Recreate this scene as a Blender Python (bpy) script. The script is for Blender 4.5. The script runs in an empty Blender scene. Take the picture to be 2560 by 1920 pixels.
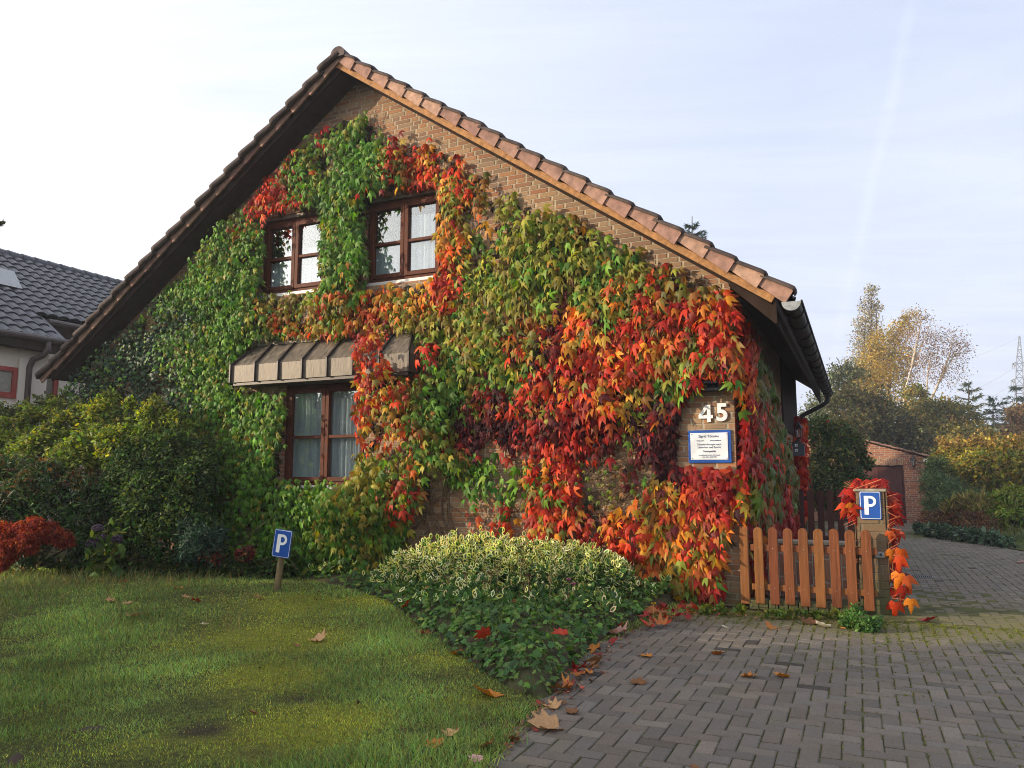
import bpy, math, random
import numpy as np
from mathutils import Vector, Matrix

# ------------------------------------------------------------------ camera
S = bpy.context.scene
F, YH, CX, CY, EYE = 1900.0, 1187.0, 1280.0, 960.0, 1.42
PITCH = math.atan((YH - CY) / F)
cam_d = bpy.data.cameras.new("camera")
cam_d.sensor_width = 36.0
cam_d.lens = 36.0 * F / 2560.0
cam_d.clip_start, cam_d.clip_end = 0.05, 3000.0
cam = bpy.data.objects.new("camera", cam_d)
S.collection.objects.link(cam)
cam.location = (0, 0, EYE)
cam.rotation_euler = (math.radians(90) + PITCH, 0, 0)
S.camera = cam
S.view_settings.view_transform = 'Standard'
S.view_settings.look = 'None'
S.view_settings.exposure = 0.47
S.view_settings.gamma = 1.0
S.render.film_transparent = False
S.render.engine = 'CYCLES'
S.cycles.use_denoising = True
S.cycles.denoiser = 'OPENIMAGEDENOISE'
S.cycles.denoising_input_passes = 'RGB_ALBEDO_NORMAL'
S.cycles.denoising_prefilter = 'NONE'
S.cycles.filter_width = 1.0

# ------------------------------------------------------------------ house frame (u along gable, v away, z up)
SD = np.array([0.41389, 0.91033]); UD = np.array([0.91033, -0.41389])
C0 = np.array([2.5136, 8.5639])
ROTZ = math.atan2(UD[1], UD[0])
HM = Matrix.Translation((C0[0], C0[1], 0)) @ Matrix.Rotation(ROTZ, 4, 'Z')
IM = Matrix.Identity(4)
DK = 2560.0 / 2212.0
_c, _s = math.cos(PITCH), math.sin(PITCH)

def ray(x, y):
    a = ((x * DK - CX) / F, -(y * DK - CY) / F)
    return np.array([a[0], _c - a[1] * _s, _s + a[1] * _c])
def gnd(x, y, z=0.0):                       # photo point -> world point at height z
    r = ray(x, y); return np.array([0, 0, EYE]) + r * ((z - EYE) / r[2])
def dist(x, y, d):                          # photo point -> world point at forward depth d
    r = ray(x, y); return np.array([0, 0, EYE]) + r * d / r[1]
def toH(p):
    q = np.asarray(p, float); d = q[..., :2] - C0
    return np.stack([d @ UD, d @ SD, q[..., 2]], -1)
def fromH(p):
    q = np.asarray(p, float)
    xy = C0 + q[..., :1] * UD + q[..., 1:2] * SD
    return np.concatenate([xy, q[..., 2:3]], -1)
def wallpt(x, y, v=0.0):                    # photo point -> house coords on plane v
    r = ray(x, y); P0 = C0 + SD * v
    t = (P0 @ SD) / (r[:2] @ SD)
    return toH(np.array([0, 0, EYE]) + r * t)
def toD(p):                                 # world -> photo pixels of the measuring grid
    q = np.asarray(p, float) - np.array([0, 0, EYE])
    fw = q[..., 1] * _c + q[..., 2] * _s; up = -q[..., 1] * _s + q[..., 2] * _c
    return np.stack([(CX + F * q[..., 0] / fw) / DK, (CY - F * up / fw) / DK], -1)

# ------------------------------------------------------------------ node helpers
class NT:
    def __init__(s, nt): s.t = nt
    def n(s, typ, ins=None, **kw):
        nd = s.t.nodes.new(typ)
        for k, v in kw.items(): setattr(nd, k, v)
        for k, v in (ins or {}).items():
            if isinstance(v, bpy.types.NodeSocket): s.t.links.new(v, nd.inputs[k])
            else: nd.inputs[k].default_value = v
        return nd
    def m(s, op, a, b=None, c=None):
        ins = {0: a}
        if b is not None: ins[1] = b
        if c is not None: ins[2] = c
        return s.n('ShaderNodeMath', ins, operation=op).outputs[0]
    def vm(s, op, a, b=None):
        ins = {0: a}
        if b is not None: ins[1] = b
        return s.n('ShaderNodeVectorMath', ins, operation=op)
    def mix(s, f, a, b):
        nd = s.t.nodes.new('ShaderNodeMix'); nd.data_type = 'RGBA'
        for i, v in ((0, f), (6, a), (7, b)):
            if isinstance(v, bpy.types.NodeSocket): s.t.links.new(v, nd.inputs[i])
            else: nd.inputs[i].default_value = (v if i == 0 or len(v) == 4 else (*v, 1))
        return nd.outputs[2]
    def ramp(s, f, stops, interp='LINEAR'):
        nd = s.t.nodes.new('ShaderNodeValToRGB'); e = nd.color_ramp; e.interpolation = interp
        while len(e.elements) < len(stops): e.elements.new(0.5)
        for el, (p, c) in zip(e.elements, stops):
            el.position = p; el.color = (*c, 1) if len(c) == 3 else c
        s.t.links.new(f, nd.inputs[0]); return nd.outputs[0]
    def noise(s, vec, scale, detail=4, rough=0.55, dist=0.0):
        return s.n('ShaderNodeTexNoise', {'Vector': vec, 'Scale': scale, 'Detail': detail, 'Roughness': rough, 'Distortion': dist})
    def link(s, a, b): s.t.links.new(a, b)

# ------------------------------------------------------------------ sun and sky
SUN_EL, PHI = math.radians(14.0), math.radians(56.0)
_sh = math.cos(PHI) * (-SD) + math.sin(PHI) * (-UD)
SUNV = Vector((_sh[0] * math.cos(SUN_EL), _sh[1] * math.cos(SUN_EL), math.sin(SUN_EL)))
sun_d = bpy.data.lights.new("sun", 'SUN')
sun_d.energy = 5.0; sun_d.angle = math.radians(0.6); sun_d.color = (1.0, 0.83, 0.60)
sun = bpy.data.objects.new("sun", sun_d); S.collection.objects.link(sun)
sun.rotation_euler = SUNV.to_track_quat('Z', 'Y').to_euler()

W = bpy.data.worlds.new("World"); S.world = W; W.use_nodes = True
wt = NT(W.node_tree); W.node_tree.nodes.clear()
sky = wt.n('ShaderNodeTexSky', sky_type='NISHITA'); sky.sun_disc = False
sky.sun_elevation = SUN_EL; sky.sun_rotation = math.atan2(SUNV.x, SUNV.y)
sky.air_density = 1.0; sky.dust_density = 1.2; sky.ozone_density = 1.6
geo = wt.n('ShaderNodeTexCoord').outputs['Generated']
sepd = wt.n('ShaderNodeSeparateXYZ', {0: geo})
# thin high veil: brighter towards the sun, torn by noise
sd = wt.vm('DOT_PRODUCT', geo, tuple(SUNV)).outputs['Value']
zc = wt.m('MAXIMUM', sepd.outputs[2], 0.05)
pl = wt.n('ShaderNodeCombineXYZ', {0: wt.m('DIVIDE', sepd.outputs[0], zc), 1: wt.m('DIVIDE', sepd.outputs[1], zc), 2: 0.0}).outputs[0]
rot = wt.n('ShaderNodeMapping', {'Vector': pl, 'Rotation': (0, 0, 0.7), 'Scale': (0.35, 1.0, 1.0)}).outputs[0]
cn = wt.noise(rot, 1.5, 7, 0.62, 0.6).outputs[0]
veil = wt.m('MULTIPLY_ADD', cn, 1.5, -0.42)
near = wt.n('ShaderNodeMapRange', {'Value': sd, 'From Min': -0.35, 'From Max': 0.95, 'To Min': 0.0, 'To Max': 1.0}).outputs[0]
low = wt.n('ShaderNodeMapRange', {'Value': sepd.outputs[2], 'From Min': 0.0, 'From Max': 0.5, 'To Min': 0.6, 'To Max': 0.1}).outputs[0]
vf = wt.m('ADD', wt.m('MULTIPLY', veil, 0.72), wt.m('ADD', wt.m('MULTIPLY_ADD', near, 0.60, 0.13), low))
vf = wt.n('ShaderNodeClamp', {0: vf, 1: 0.12, 2: 0.97}).outputs[0]
# old condensation trail: a soft band along a great circle
def _dir(x, y): return Vector(ray(x, y)).normalized()
_a, _b = _dir(1985, -60), _dir(1838, 610)
_n = _a.cross(_b).normalized()
tw = wt.noise(geo, 9.0, 3).outputs[0]
off = wt.m('ABSOLUTE', wt.m('ADD', wt.vm('DOT_PRODUCT', geo, tuple(_n)).outputs['Value'], wt.m('MULTIPLY_ADD', tw, 0.008, -0.004)))
trail = wt.n('ShaderNodeMapRange', {'Value': off, 'From Min': 0.0, 'From Max': 0.010, 'To Min': 0.42, 'To Max': 0.0}).outputs[0]
trail = wt.m('MULTIPLY', trail, wt.n('ShaderNodeMapRange', {'Value': wt.vm('DOT_PRODUCT', geo, tuple((_a + _b).normalized())).outputs['Value'], 'From Min': 0.93, 'From Max': 0.985}).outputs[0])
trail = wt.m('MULTIPLY', trail, wt.m('MULTIPLY', tw, wt.noise(geo, 30.0, 3).outputs[0]))
vf = wt.m('MINIMUM', wt.m('ADD', vf, wt.m('MULTIPLY', trail, 1.4)), 1.0)
white = wt.mix(near, (7.4, 8.0, 9.4), (10.5, 10.7, 11.1))
glow = wt.m('MULTIPLY', wt.m('POWER', wt.m('MAXIMUM', sd, 0.0), 16.0), 48.0)
blue = wt.mix(0.75, sky.outputs[0], (5.6, 6.5, 9.0))
skyc = wt.mix(vf, blue, white)
skyc = wt.vm('ADD', skyc, wt.vm('MULTIPLY', wt.n('ShaderNodeCombineXYZ', {0: glow, 1: glow, 2: glow}).outputs[0], (1.0, .93, .82)).outputs[0]).outputs[0]
bg = wt.n('ShaderNodeBackground', {0: skyc, 1: 0.088})
wo = wt.n('ShaderNodeOutputWorld'); wt.link(bg.outputs[0], wo.inputs[0])

# ------------------------------------------------------------------ scene helpers
BASE = {}
def tag(o, label=None, cat=None, group=None, kind=None):
    if label: o['label'] = label
    if cat: o['category'] = cat
    if group: o['group'] = group
    if kind: o['kind'] = kind
    return o
def thing(name, label, cat, base=(0, 0, 0), group=None, frame=HM):
    o = bpy.data.objects.new(name, None); S.collection.objects.link(o)
    o.empty_display_size = 0.2
    o.matrix_world = frame @ Matrix.Translation(base)
    BASE[o.name] = Vector(base)
    return tag(o, label, cat, group)
def linkmesh(name, me, mat, parent=None, frame=HM):
    o = bpy.data.objects.new(name, me); S.collection.objects.link(o)
    if mat: me.materials.append(mat)
    if parent is not None:
        b = BASE[parent.name]; me.transform(Matrix.Translation(-b)); o.parent = parent; BASE[o.name] = b
    else:
        o.matrix_world = frame; BASE[o.name] = Vector((0, 0, 0))
    return o
def place_origin(o, base):                  # move a top-level mesh's origin to its foot
    base = Vector(base); o.data.transform(Matrix.Translation(-base)); o.matrix_world = o.matrix_world @ Matrix.Translation(base)

class MB:
    def __init__(s): s.v, s.f = [], []
    def add(s, vs, fs):
        k = len(s.v); s.v += [tuple(map(float, p)) for p in vs]; s.f += [tuple(i + k for i in f) for f in fs]; return s
    def box(s, x0, x1, y0, y1, z0, z1):
        return s.add([(x, y, z) for z in (z0, z1) for x, y in ((x0, y0), (x1, y0), (x1, y1), (x0, y1))],
                     [(3, 2, 1, 0), (4, 5, 6, 7), (0, 1, 5, 4), (1, 2, 6, 5), (2, 3, 7, 6), (3, 0, 4, 7)])
    def prism(s, poly, f0, f1):             # poly: points; f0/f1 map a point to 3d front / back
        n = len(poly)
        return s.add([f0(p) for p in poly] + [f1(p) for p in poly],
                     [tuple(range(n)), tuple(range(2 * n - 1, n - 1, -1))] + [(i + n, (i + 1) % n + n, (i + 1) % n, i) for i in range(n)])
    def tube(s, path, rad, n=8, cap=True):
        P = [Vector(p) for p in path]; R = rad if hasattr(rad, '__len__') else [rad] * len(P)
        up = Vector((0, 0, 1)); vs, fs = [], []; prev = None
        for i, p in enumerate(P):
            d = (P[min(i + 1, len(P) - 1)] - P[max(i - 1, 0)]).normalized()
            if prev is None:
                a = d.cross(up if abs(d.z) < 0.9 else Vector((1, 0, 0))).normalized()
            else:
                a = (prev - d * prev.dot(d)).normalized()
            prev = a; b = d.cross(a)
            vs += [p + (a * math.cos(t) + b * math.sin(t)) * R[i] for t in [2 * math.pi * k / n for k in range(n)]]
        for i in range(len(P) - 1):
            fs += [(i * n + k, i * n + (k + 1) % n, (i + 1) * n + (k + 1) % n, (i + 1) * n + k) for k in range(n)]
        if cap: fs += [tuple(range(n - 1, -1, -1)), tuple((len(P) - 1) * n + k for k in range(n))]
        return s.add(vs, fs)
    def build(s, name, mat, parent=None, frame=HM, smooth=False, bevel=0.0):
        me = bpy.data.meshes.new(name); me.from_pydata(s.v, [], s.f); me.update()
        if smooth: me.polygons.foreach_set('use_smooth', [True] * len(me.polygons))
        o = linkmesh(name, me, mat, parent, frame)
        if bevel:
            b = o.modifiers.new('bevel', 'BEVEL'); b.width = bevel; b.segments = 2; b.limit_method = 'ANGLE'
        return o
def box(name, b, mat, parent=None, bevel=0.0, frame=HM): return MB().box(*b).build(name, mat, parent, frame, bevel=bevel)

def copy_tree(o, parent=None):
    c = o.copy(); S.collection.objects.link(c)
    if parent is not None: c.parent = parent
    BASE[c.name] = BASE.get(o.name, Vector((0, 0, 0)))
    for ch in [x for x in S.objects if x.parent == o]: copy_tree(ch, c)
    return c

def text_mesh(body, size, bold=0.0, align='CENTER', extr=0.002):
    cu = bpy.data.curves.new('lettering', 'FONT'); cu.body = body; cu.size = size; cu.align_x = align; cu.align_y = 'CENTER'
    cu.extrude = extr; cu.offset = bold; cu.resolution_u = 6
    ob = bpy.data.objects.new('lettering', cu); S.collection.objects.link(ob)
    bpy.context.view_layer.update()
    me = bpy.data.meshes.new_from_object(ob.evaluated_get(bpy.context.evaluated_depsgraph_get()))
    bpy.data.objects.remove(ob); bpy.data.curves.remove(cu)
    return me
def text_on(name, body, size, M, mat, parent, bold=0.0, extr=0.002, sx=1.0, align='CENTER'):
    me = text_mesh(body, size, bold, align, extr)
    me.transform(M @ Matrix.Rotation(math.pi / 2, 4, 'X') @ Matrix.Diagonal((sx, 1, 1, 1)))
    return linkmesh(name, me, mat, parent)

# ------------------------------------------------------------------ materials
MATS = {}
def mat(name, col=(.5, .5, .5), rough=0.6, spec=0.4, metal=0.0, var=0.0, vscale=8.0, bump=0.0, bscale=40.0, stretch=None, rnd=0.0):
    if name in MATS: return MATS[name]
    m = bpy.data.materials.new(name); m.use_nodes = True; t = NT(m.node_tree); p = m.node_tree.nodes['Principled BSDF']
    p.inputs['Base Color'].default_value = (*col, 1); p.inputs['Roughness'].default_value = rough
    p.inputs['Specular IOR Level'].default_value = spec; p.inputs['Metallic'].default_value = metal
    co = t.n('ShaderNodeTexCoord').outputs['Object']
    if stretch: co = t.n('ShaderNodeMapping', {'Vector': co, 'Scale': stretch}).outputs[0]
    if var:
        if rnd:
            oi = t.n('ShaderNodeObjectInfo').outputs['Random']; co = t.vm('ADD', co, t.n('ShaderNodeCombineXYZ', {0: t.m('MULTIPLY', oi, 37.0), 1: t.m('MULTIPLY', oi, 11.0), 2: t.m('MULTIPLY', oi, 3.0)}).outputs[0]).outputs[0]
        n1 = t.noise(co, vscale, 6, 0.65).outputs[0]
        lo = tuple(c * (1 - var) for c in col); hi = tuple(min(1, c * (1 + var)) for c in col)
        cc = t.ramp(n1, [(0.3, lo), (0.7, hi)])
        if rnd: cc = t.n('ShaderNodeHueSaturation', {'Hue': t.m('MULTIPLY_ADD', oi, .02, .49), 'Value': t.m('MULTIPLY_ADD', oi, rnd * 2, 1 - rnd), 'Color': cc}).outputs[0]
        t.link(cc, p.inputs['Base Color'])
        t.link(t.m('MULTIPLY_ADD', n1, 0.3, rough - 0.15), p.inputs['Roughness'])
    if bump:
        b = t.n('ShaderNodeBump', {'Strength': bump, 'Distance': 0.01, 'Height': t.noise(co, bscale, 5, 0.6).outputs[0]})
        t.link(b.outputs[0], p.inputs['Normal'])
    MATS[name] = m; return m

def brick_mat(name, cols, mortar, L=0.27, H=0.0625, vert=False, moss=0.0):
    m = bpy.data.materials.new(name); m.use_nodes = True; t = NT(m.node_tree); p = m.node_tree.nodes['Principled BSDF']
    co = t.n('ShaderNodeTexCoord'); xyz = t.n('ShaderNodeSeparateXYZ', {0: co.outputs['Object']})
    nrm = t.n('ShaderNodeSeparateXYZ', {0: co.outputs['Normal']})
    side = t.m('GREATER_THAN', t.m('ABSOLUTE', nrm.outputs[0]), 0.7)
    top = t.m('GREATER_THAN', t.m('ABSOLUTE', nrm.outputs[2]), 0.7)
    a = t.m('ADD', t.m('MULTIPLY', xyz.outputs[0], t.m('SUBTRACT', 1.0, side)), t.m('MULTIPLY', xyz.outputs[1], side))
    z = t.m('ADD', t.m('MULTIPLY', xyz.outputs[2], t.m('SUBTRACT', 1.0, top)), t.m('MULTIPLY', xyz.outputs[1], top))
    if vert: a, z = z, a
    wob = t.noise(co.outputs['Object'], 14.0, 2).outputs[0]
    a2 = t.m('MULTIPLY_ADD', wob, 0.006, a); z2 = t.m('MULTIPLY_ADD', wob, 0.004, z)
    rz = t.m('DIVIDE', z2, H); row = t.m('FLOOR', rz); fz = t.m('SUBTRACT', rz, row)
    # wild bond: every course shifted by its own amount, some bricks are headers
    shift = t.n('ShaderNodeTexWhiteNoise', {'W': row}, noise_dimensions='1D').outputs[0]
    par = t.m('MULTIPLY', t.m('MODULO', row, 2.0), 0.5)
    ra = t.m('ADD', t.m('DIVIDE', a2, L), t.m('ADD', par, t.m('MULTIPLY', t.m('FLOOR', t.m('MULTIPLY', shift, 3.0)), 0.17)))
    col0 = t.m('FLOOR', ra); fa0 = t.m('SUBTRACT', ra, col0)
    key0 = t.n('ShaderNodeCombineXYZ', {0: col0, 1: row, 2: 3.3}).outputs[0]
    hd = t.m('GREATER_THAN', t.n('ShaderNodeTexWhiteNoise', {'Vector': key0}, noise_dimensions='3D').outputs[0], 0.84)
    half = t.m('MULTIPLY', hd, t.m('GREATER_THAN', fa0, 0.5))
    fa = t.m('ADD', t.m('MULTIPLY', fa0, t.m('SUBTRACT', 1.0, hd)), t.m('MULTIPLY', t.m('FRACT', t.m('MULTIPLY', fa0, 2.0)), hd))
    ml = t.m('MULTIPLY', t.m('ADD', hd, 1.0), 0.045)      # half joint width in brick units
    ja = t.m('MINIMUM', fa, t.m('SUBTRACT', 1.0, fa)); jz = t.m('MINIMUM', fz, t.m('SUBTRACT', 1.0, fz))
    ea = t.n('ShaderNodeMapRange', {'Value': t.m('SUBTRACT', ja, ml), 'From Min': -0.02, 'From Max': 0.02}).outputs[0]
    mh = 0.0055 / H
    ez = t.n('ShaderNodeMapRange', {'Value': jz, 'From Min': mh * 0.7, 'From Max': mh * 1.35}).outputs[0]
    isb = t.m('MULTIPLY', ea, ez)
    key = t.n('ShaderNodeCombineXYZ', {0: t.m('MULTIPLY_ADD', half, 0.37, col0), 1: row, 2: 0.5}).outputs[0]
    wn = t.n('ShaderNodeTexWhiteNoise', {'Vector': key}, noise_dimensions='3D').outputs[0]
    n = len(cols)
    bc = t.ramp(wn, [((i + 0.0) / n, c) for i, c in enumerate(cols)], 'CONSTANT')
    fn = t.noise(co.outputs['Object'], 45.0, 6, 0.7).outputs[0]
    big = t.noise(co.outputs['Object'], 1.3, 4).outputs[0]
    bc = t.mix(t.m('MULTIPLY_ADD', fn, 0.9, -0.25), bc, (cols[0][0] * .45, cols[0][1] * .45, cols[0][2] * .5))
    mc = t.mix(t.noise(co.outputs['Object'], 22.0, 3).outputs[0], tuple(c * .7 for c in mortar), tuple(min(1, c * 1.2) for c in mortar))
    out = t.mix(isb, mc, bc)
    out = t.mix(t.n('ShaderNodeMapRange', {'Value': big, 'From Min': 0.45, 'From Max': 0.75, 'To Min': 0.0, 'To Max': 0.25}).outputs[0], out, (0.17, 0.14, 0.11))
    if moss:
        mz = t.n('ShaderNodeMapRange', {'Value': t.m('MULTIPLY_ADD', fn, -0.25, xyz.outputs[2]), 'From Min': 0.0, 'From Max': 0.35, 'To Min': moss, 'To Max': 0.0}).outputs[0]
        out = t.mix(mz, out, (0.07, 0.08, 0.03))
    t.link(out, p.inputs['Base Color']); p.inputs['Roughness'].default_value = 0.88; p.inputs['Specular IOR Level'].default_value = 0.25
    hgt = t.m('ADD', isb, t.m('MULTIPLY', fn, 0.35))
    b = t.n('ShaderNodeBump', {'Strength': 0.8, 'Distance': 0.008, 'Height': hgt}); t.link(b.outputs[0], p.inputs['Normal'])
    MATS[name] = m; return m

def leaf_mat(name, rough=0.5, trans=0.36, spec=0.22, vein=True):
    m = bpy.data.materials.new(name); m.use_nodes = True; t = NT(m.node_tree); p = m.node_tree.nodes['Principled BSDF']
    c = t.n('ShaderNodeAttribute', attribute_name='Col').outputs['Color']
    co = t.n('ShaderNodeTexCoord').outputs['Object']
    n1 = t.noise(co, 60.0, 3, 0.6).outputs[0]
    hv = t.n('ShaderNodeHueSaturation', {'Hue': t.m('MULTIPLY_ADD', n1, 0.03, 0.49), 'Value': t.m('MULTIPLY_ADD', n1, 0.9, 0.55), 'Color': c}).outputs[0]
    t.link(hv, p.inputs['Base Color']); p.inputs['Roughness'].default_value = rough; p.inputs['Specular IOR Level'].default_value = spec
    tr = t.n('ShaderNodeBsdfTranslucent', {0: t.n('ShaderNodeHueSaturation', {'Saturation': 1.15, 'Value': 1.5, 'Color': hv}).outputs[0]})
    mx = t.n('ShaderNodeMixShader', {0: trans, 1: p.outputs[0], 2: tr.outputs[0]})
    t.link(mx.outputs[0], m.node_tree.nodes['Material Output'].inputs[0])
    MATS[name] = m; return m

BR = brick_mat('brick', [(.28, .145, .082), (.35, .185, .098), (.25, .138, .085), (.38, .185, .088), (.29, .185, .112), (.32, .14, .075), (.23, .148, .098), (.37, .235, .13), (.33, .22, .13)], (.37, .305, .22), moss=0.5)
BRG = brick_mat('garage_brick', [(.36, .13, .075), (.42, .165, .085), (.30, .12, .08), (.38, .15, .08), (.25, .115, .085), (.44, .18, .095)], (.42, .33, .26))
BRV = brick_mat('soldier_brick', [(.30, .14, .09), (.34, .16, .095), (.24, .12, .09), (.36, .18, .10)], (.36, .31, .25), vert=True)
BRP = brick_mat('pillar_brick', [(.175, .115, .062), (.15, .10, .056), (.19, .125, .068), (.135, .092, .055)], (.15, .115, .075), H=0.083, moss=0.8)
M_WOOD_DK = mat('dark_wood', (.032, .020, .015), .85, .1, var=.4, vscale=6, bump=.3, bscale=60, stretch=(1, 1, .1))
M_SOFFIT = mat('soffit_wood', (.042, .027, .021), .85, .12, var=.35, vscale=9)
M_FRAME = mat('window_wood', (.085, .022, .009), .6, .15, var=.3, vscale=10, bump=.15, bscale=70)
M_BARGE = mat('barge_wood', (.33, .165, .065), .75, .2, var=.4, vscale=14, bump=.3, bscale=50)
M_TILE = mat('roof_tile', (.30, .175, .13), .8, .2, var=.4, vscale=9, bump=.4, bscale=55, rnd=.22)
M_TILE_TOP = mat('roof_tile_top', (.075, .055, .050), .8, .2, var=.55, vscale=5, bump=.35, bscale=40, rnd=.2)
M_GUT = mat('gutter_copper', (.016, .016, .018), .55, .25, metal=.0, var=.3, vscale=9)
M_ZINC = mat('gutter_zinc', (.30, .31, .31), .5, .5, metal=.5, var=.3, vscale=20)
M_AWN = mat('awning_metal', (.125, .102, .078), .5, .35, metal=.2, var=.6, vscale=7, bump=.25, bscale=14, stretch=(2.5, 1, .6))
M_SEAM = mat('awning_seam', (.05, .042, .038), .45, .5, metal=.4, var=.3)
M_WHITE = mat('white_paint', (.78, .78, .77), .45, .4, var=.06)
M_SILL = mat('sill', (.62, .60, .57), .5, .4, var=.12)
M_BLUE = mat('sign_blue', (.012, .075, .33), .32, .5, var=.05)
M_SIGNW = mat('sign_white', (.74, .76, .78), .35, .5, var=.04)
M_TXT = mat('sign_text', (.10, .12, .20), .5, .3)
M_IRON = mat('black_iron', (.018, .018, .019), .5, .5, var=.3)
M_GATE = mat('gate_wood', (.168, .058, .019), .6, .2, var=.42, vscale=7, bump=.4, bscale=45, stretch=(4, 4, .25), rnd=.14)
M_FENCE = mat('old_fence_wood', (.075, .028, .022), .7, .25, var=.35, vscale=6, bump=.2, stretch=(3, 3, .3), rnd=.2)
M_POST = mat('round_post', (.20, .15, .075), .75, .2, var=.4, vscale=12, bump=.4, bscale=40, stretch=(2, 2, .3))
M_CREAM = mat('cream_render', (.62, .56, .46), .85, .2, var=.08, vscale=4, bump=.12, bscale=120)
M_RED = mat('red_frame', (.30, .045, .028), .5, .4, var=.2)
M_ROOFN = mat('dark_glazed_tile', (.038, .042, .052), .38, .45, var=.35, vscale=9)
M_PIPE = mat('bronze_pipe', (.07, .052, .045), .5, .45, metal=.2, var=.25)
M_DOOR = mat('garage_door', (.085, .030, .026), .55, .35, var=.2, vscale=5, stretch=(2, 2, .2))
M_BARK = mat('bark', (.09, .065, .045), .85, .2, var=.5, vscale=14, bump=.5, bscale=30, stretch=(1, 1, .4))
M_BIRCH = mat('birch_bark', (.52, .44, .34), .75, .25, var=.45, vscale=6)
M_TWIG = mat('twig', (.13, .085, .05), .8, .2, var=.4, vscale=20)
M_STALK = mat('dry_stalk', (.32, .22, .10), .8, .2, var=.3, vscale=20)
M_STEMRED = mat('petiole', (.48, .14, .06), .6, .3, var=.3, vscale=20)
M_HEAD = mat('dried_flower', (.12, .042, .025), .85, .2, var=.5, vscale=60, bump=.8, bscale=120)
M_STONE = mat('stone', (.30, .26, .20), .85, .25, var=.3, vscale=10, bump=.4, bscale=50)
M_INT = mat('dark_interior', (.02, .02, .022), .9, .1)
M_STEEL = mat('galvanised', (.35, .36, .37), .45, .5, metal=.7, var=.3)
M_GREYBOX = mat('slate_grey', (.05, .065, .085), .6, .35, var=.2)
LEAF = leaf_mat('leaf'); LEAFD = leaf_mat('leaf_dull', .65, .3, .2); GRASS = leaf_mat('grass_blade', .6, .35, .2)
IVYM = leaf_mat('ivy_leaf', .48, .2, .25)

def glass_mat():
    m = bpy.data.materials.new('window_glass'); m.use_nodes = True; t = NT(m.node_tree); m.node_tree.nodes.clear()
    g = t.n('ShaderNodeBsdfGlossy', {0: (.95, .97, 1, 1), 1: 0.01})
    tr = t.n('ShaderNodeBsdfTransparent', {0: (.86, .9, .9, 1)})
    gm_ = t.n('ShaderNodeNewGeometry'); cs_ = t.m('ABSOLUTE', t.vm('DOT_PRODUCT', gm_.outputs['Normal'], gm_.outputs['Incoming']).outputs['Value'])
    fr = t.m('MULTIPLY_ADD', t.m('POWER', t.m('SUBTRACT', 1.0, cs_), 5.0), 0.95, 0.05)
    wav = t.n('ShaderNodeBump', {'Strength': 0.05, 'Distance': 0.02, 'Height': t.noise(t.n('ShaderNodeTexCoord').outputs['Object'], 2.2, 2).outputs[0]})
    t.link(wav.outputs[0], g.inputs['Normal'])
    mx = t.n('ShaderNodeMixShader', {0: t.m('MINIMUM', t.m('MULTIPLY_ADD', fr, 1.7, 0.06), 1.0), 1: tr.outputs[0], 2: g.outputs[0]})
    o = t.n('ShaderNodeOutputMaterial'); t.link(mx.outputs[0], o.inputs[0]); return m
M_GLASS = glass_mat()
def curtain_mat():
    m = bpy.data.materials.new('net_curtain'); m.use_nodes = True; t = NT(m.node_tree); p = m.node_tree.nodes['Principled BSDF']
    p.inputs['Base Color'].default_value = (.74, .77, .82, 1); p.inputs['Roughness'].default_value = .9
    tr = t.n('ShaderNodeBsdfTranslucent', {0: (.7, .72, .76, 1)}); mx = t.n('ShaderNodeMixShader', {0: .3, 1: p.outputs[0], 2: tr.outputs[0]})
    t.link(mx.outputs[0], m.node_tree.nodes['Material Output'].inputs[0]); return m
M_CURT = curtain_mat()

# ------------------------------------------------------------------ foliage helpers
class Tpl:
    def __init__(s, V, Fc, sel=None): s.V = np.array(V, float); s.F = Fc; s.sel = sel or [0] * len(Fc)
def _fold(pts, fold=.25, droop=.35):
    return [(x, y, -fold * abs(x) - droop * y * y) for x, y in pts]
T_IVY3 = Tpl(_fold([(0, .03), (0, .36), (0, .7), (0, 1.2), (-.24, -.09), (-.42, .12), (-.62, .66), (-.19, .44), (-.16, .74),
                    (.24, -.09), (.42, .12), (.62, .66), (.19, .44), (.16, .74)], .45, .55),
             [(0, 4, 5, 7, 1), (5, 6, 7), (1, 7, 8, 2), (2, 8, 3), (0, 1, 12, 10, 9), (10, 12, 11), (1, 2, 13, 12), (2, 3, 13)])
T_IVY5 = Tpl(_fold([(0, .0), (0, .45), (0, .95), (-.22, -.12), (-.42, .05), (-.52, .42), (-.22, .5), (.22, -.12), (.42, .05), (.52, .42), (.22, .5)], .15, .15),
             [(0, 3, 4, 5, 6, 1), (1, 6, 2), (0, 1, 10, 9, 8, 7), (1, 2, 10)])
T_OVAL = Tpl(_fold([(0, 0), (0, .5), (0, 1), (-.22, .25), (-.25, .6), (.22, .25), (.25, .6)], .35, .2),
             [(0, 3, 4, 1), (1, 4, 2), (0, 1, 6, 5), (1, 2, 6)])
T_SMALL = Tpl(_fold([(0, 0), (-.28, .45), (0, 1), (.28, .45)], .3, .15), [(0, 1, 2), (0, 2, 3)])
T_LONG = Tpl(_fold([(0, 0), (-.13, .4), (0, 1), (.13, .4)], .3, .35), [(0, 1, 2), (0, 2, 3)])
T_THREAD = Tpl([(0, 0, 0), (-.07, .45, -.08), (0, 1, -.4), (.07, .45, -.08), (-.3, .75, -.25), (.3, .75, -.25)], [(0, 1, 2, 3), (1, 4, 0), (3, 0, 5)])
_i = [(0, .16), (-.13, .35), (-.12, .62), (0, .80), (.12, .62), (.13, .35)]; _o = [(0, 0), (-.27, .3), (-.26, .68), (0, 1.02), (.26, .68), (.27, .3)]
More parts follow.
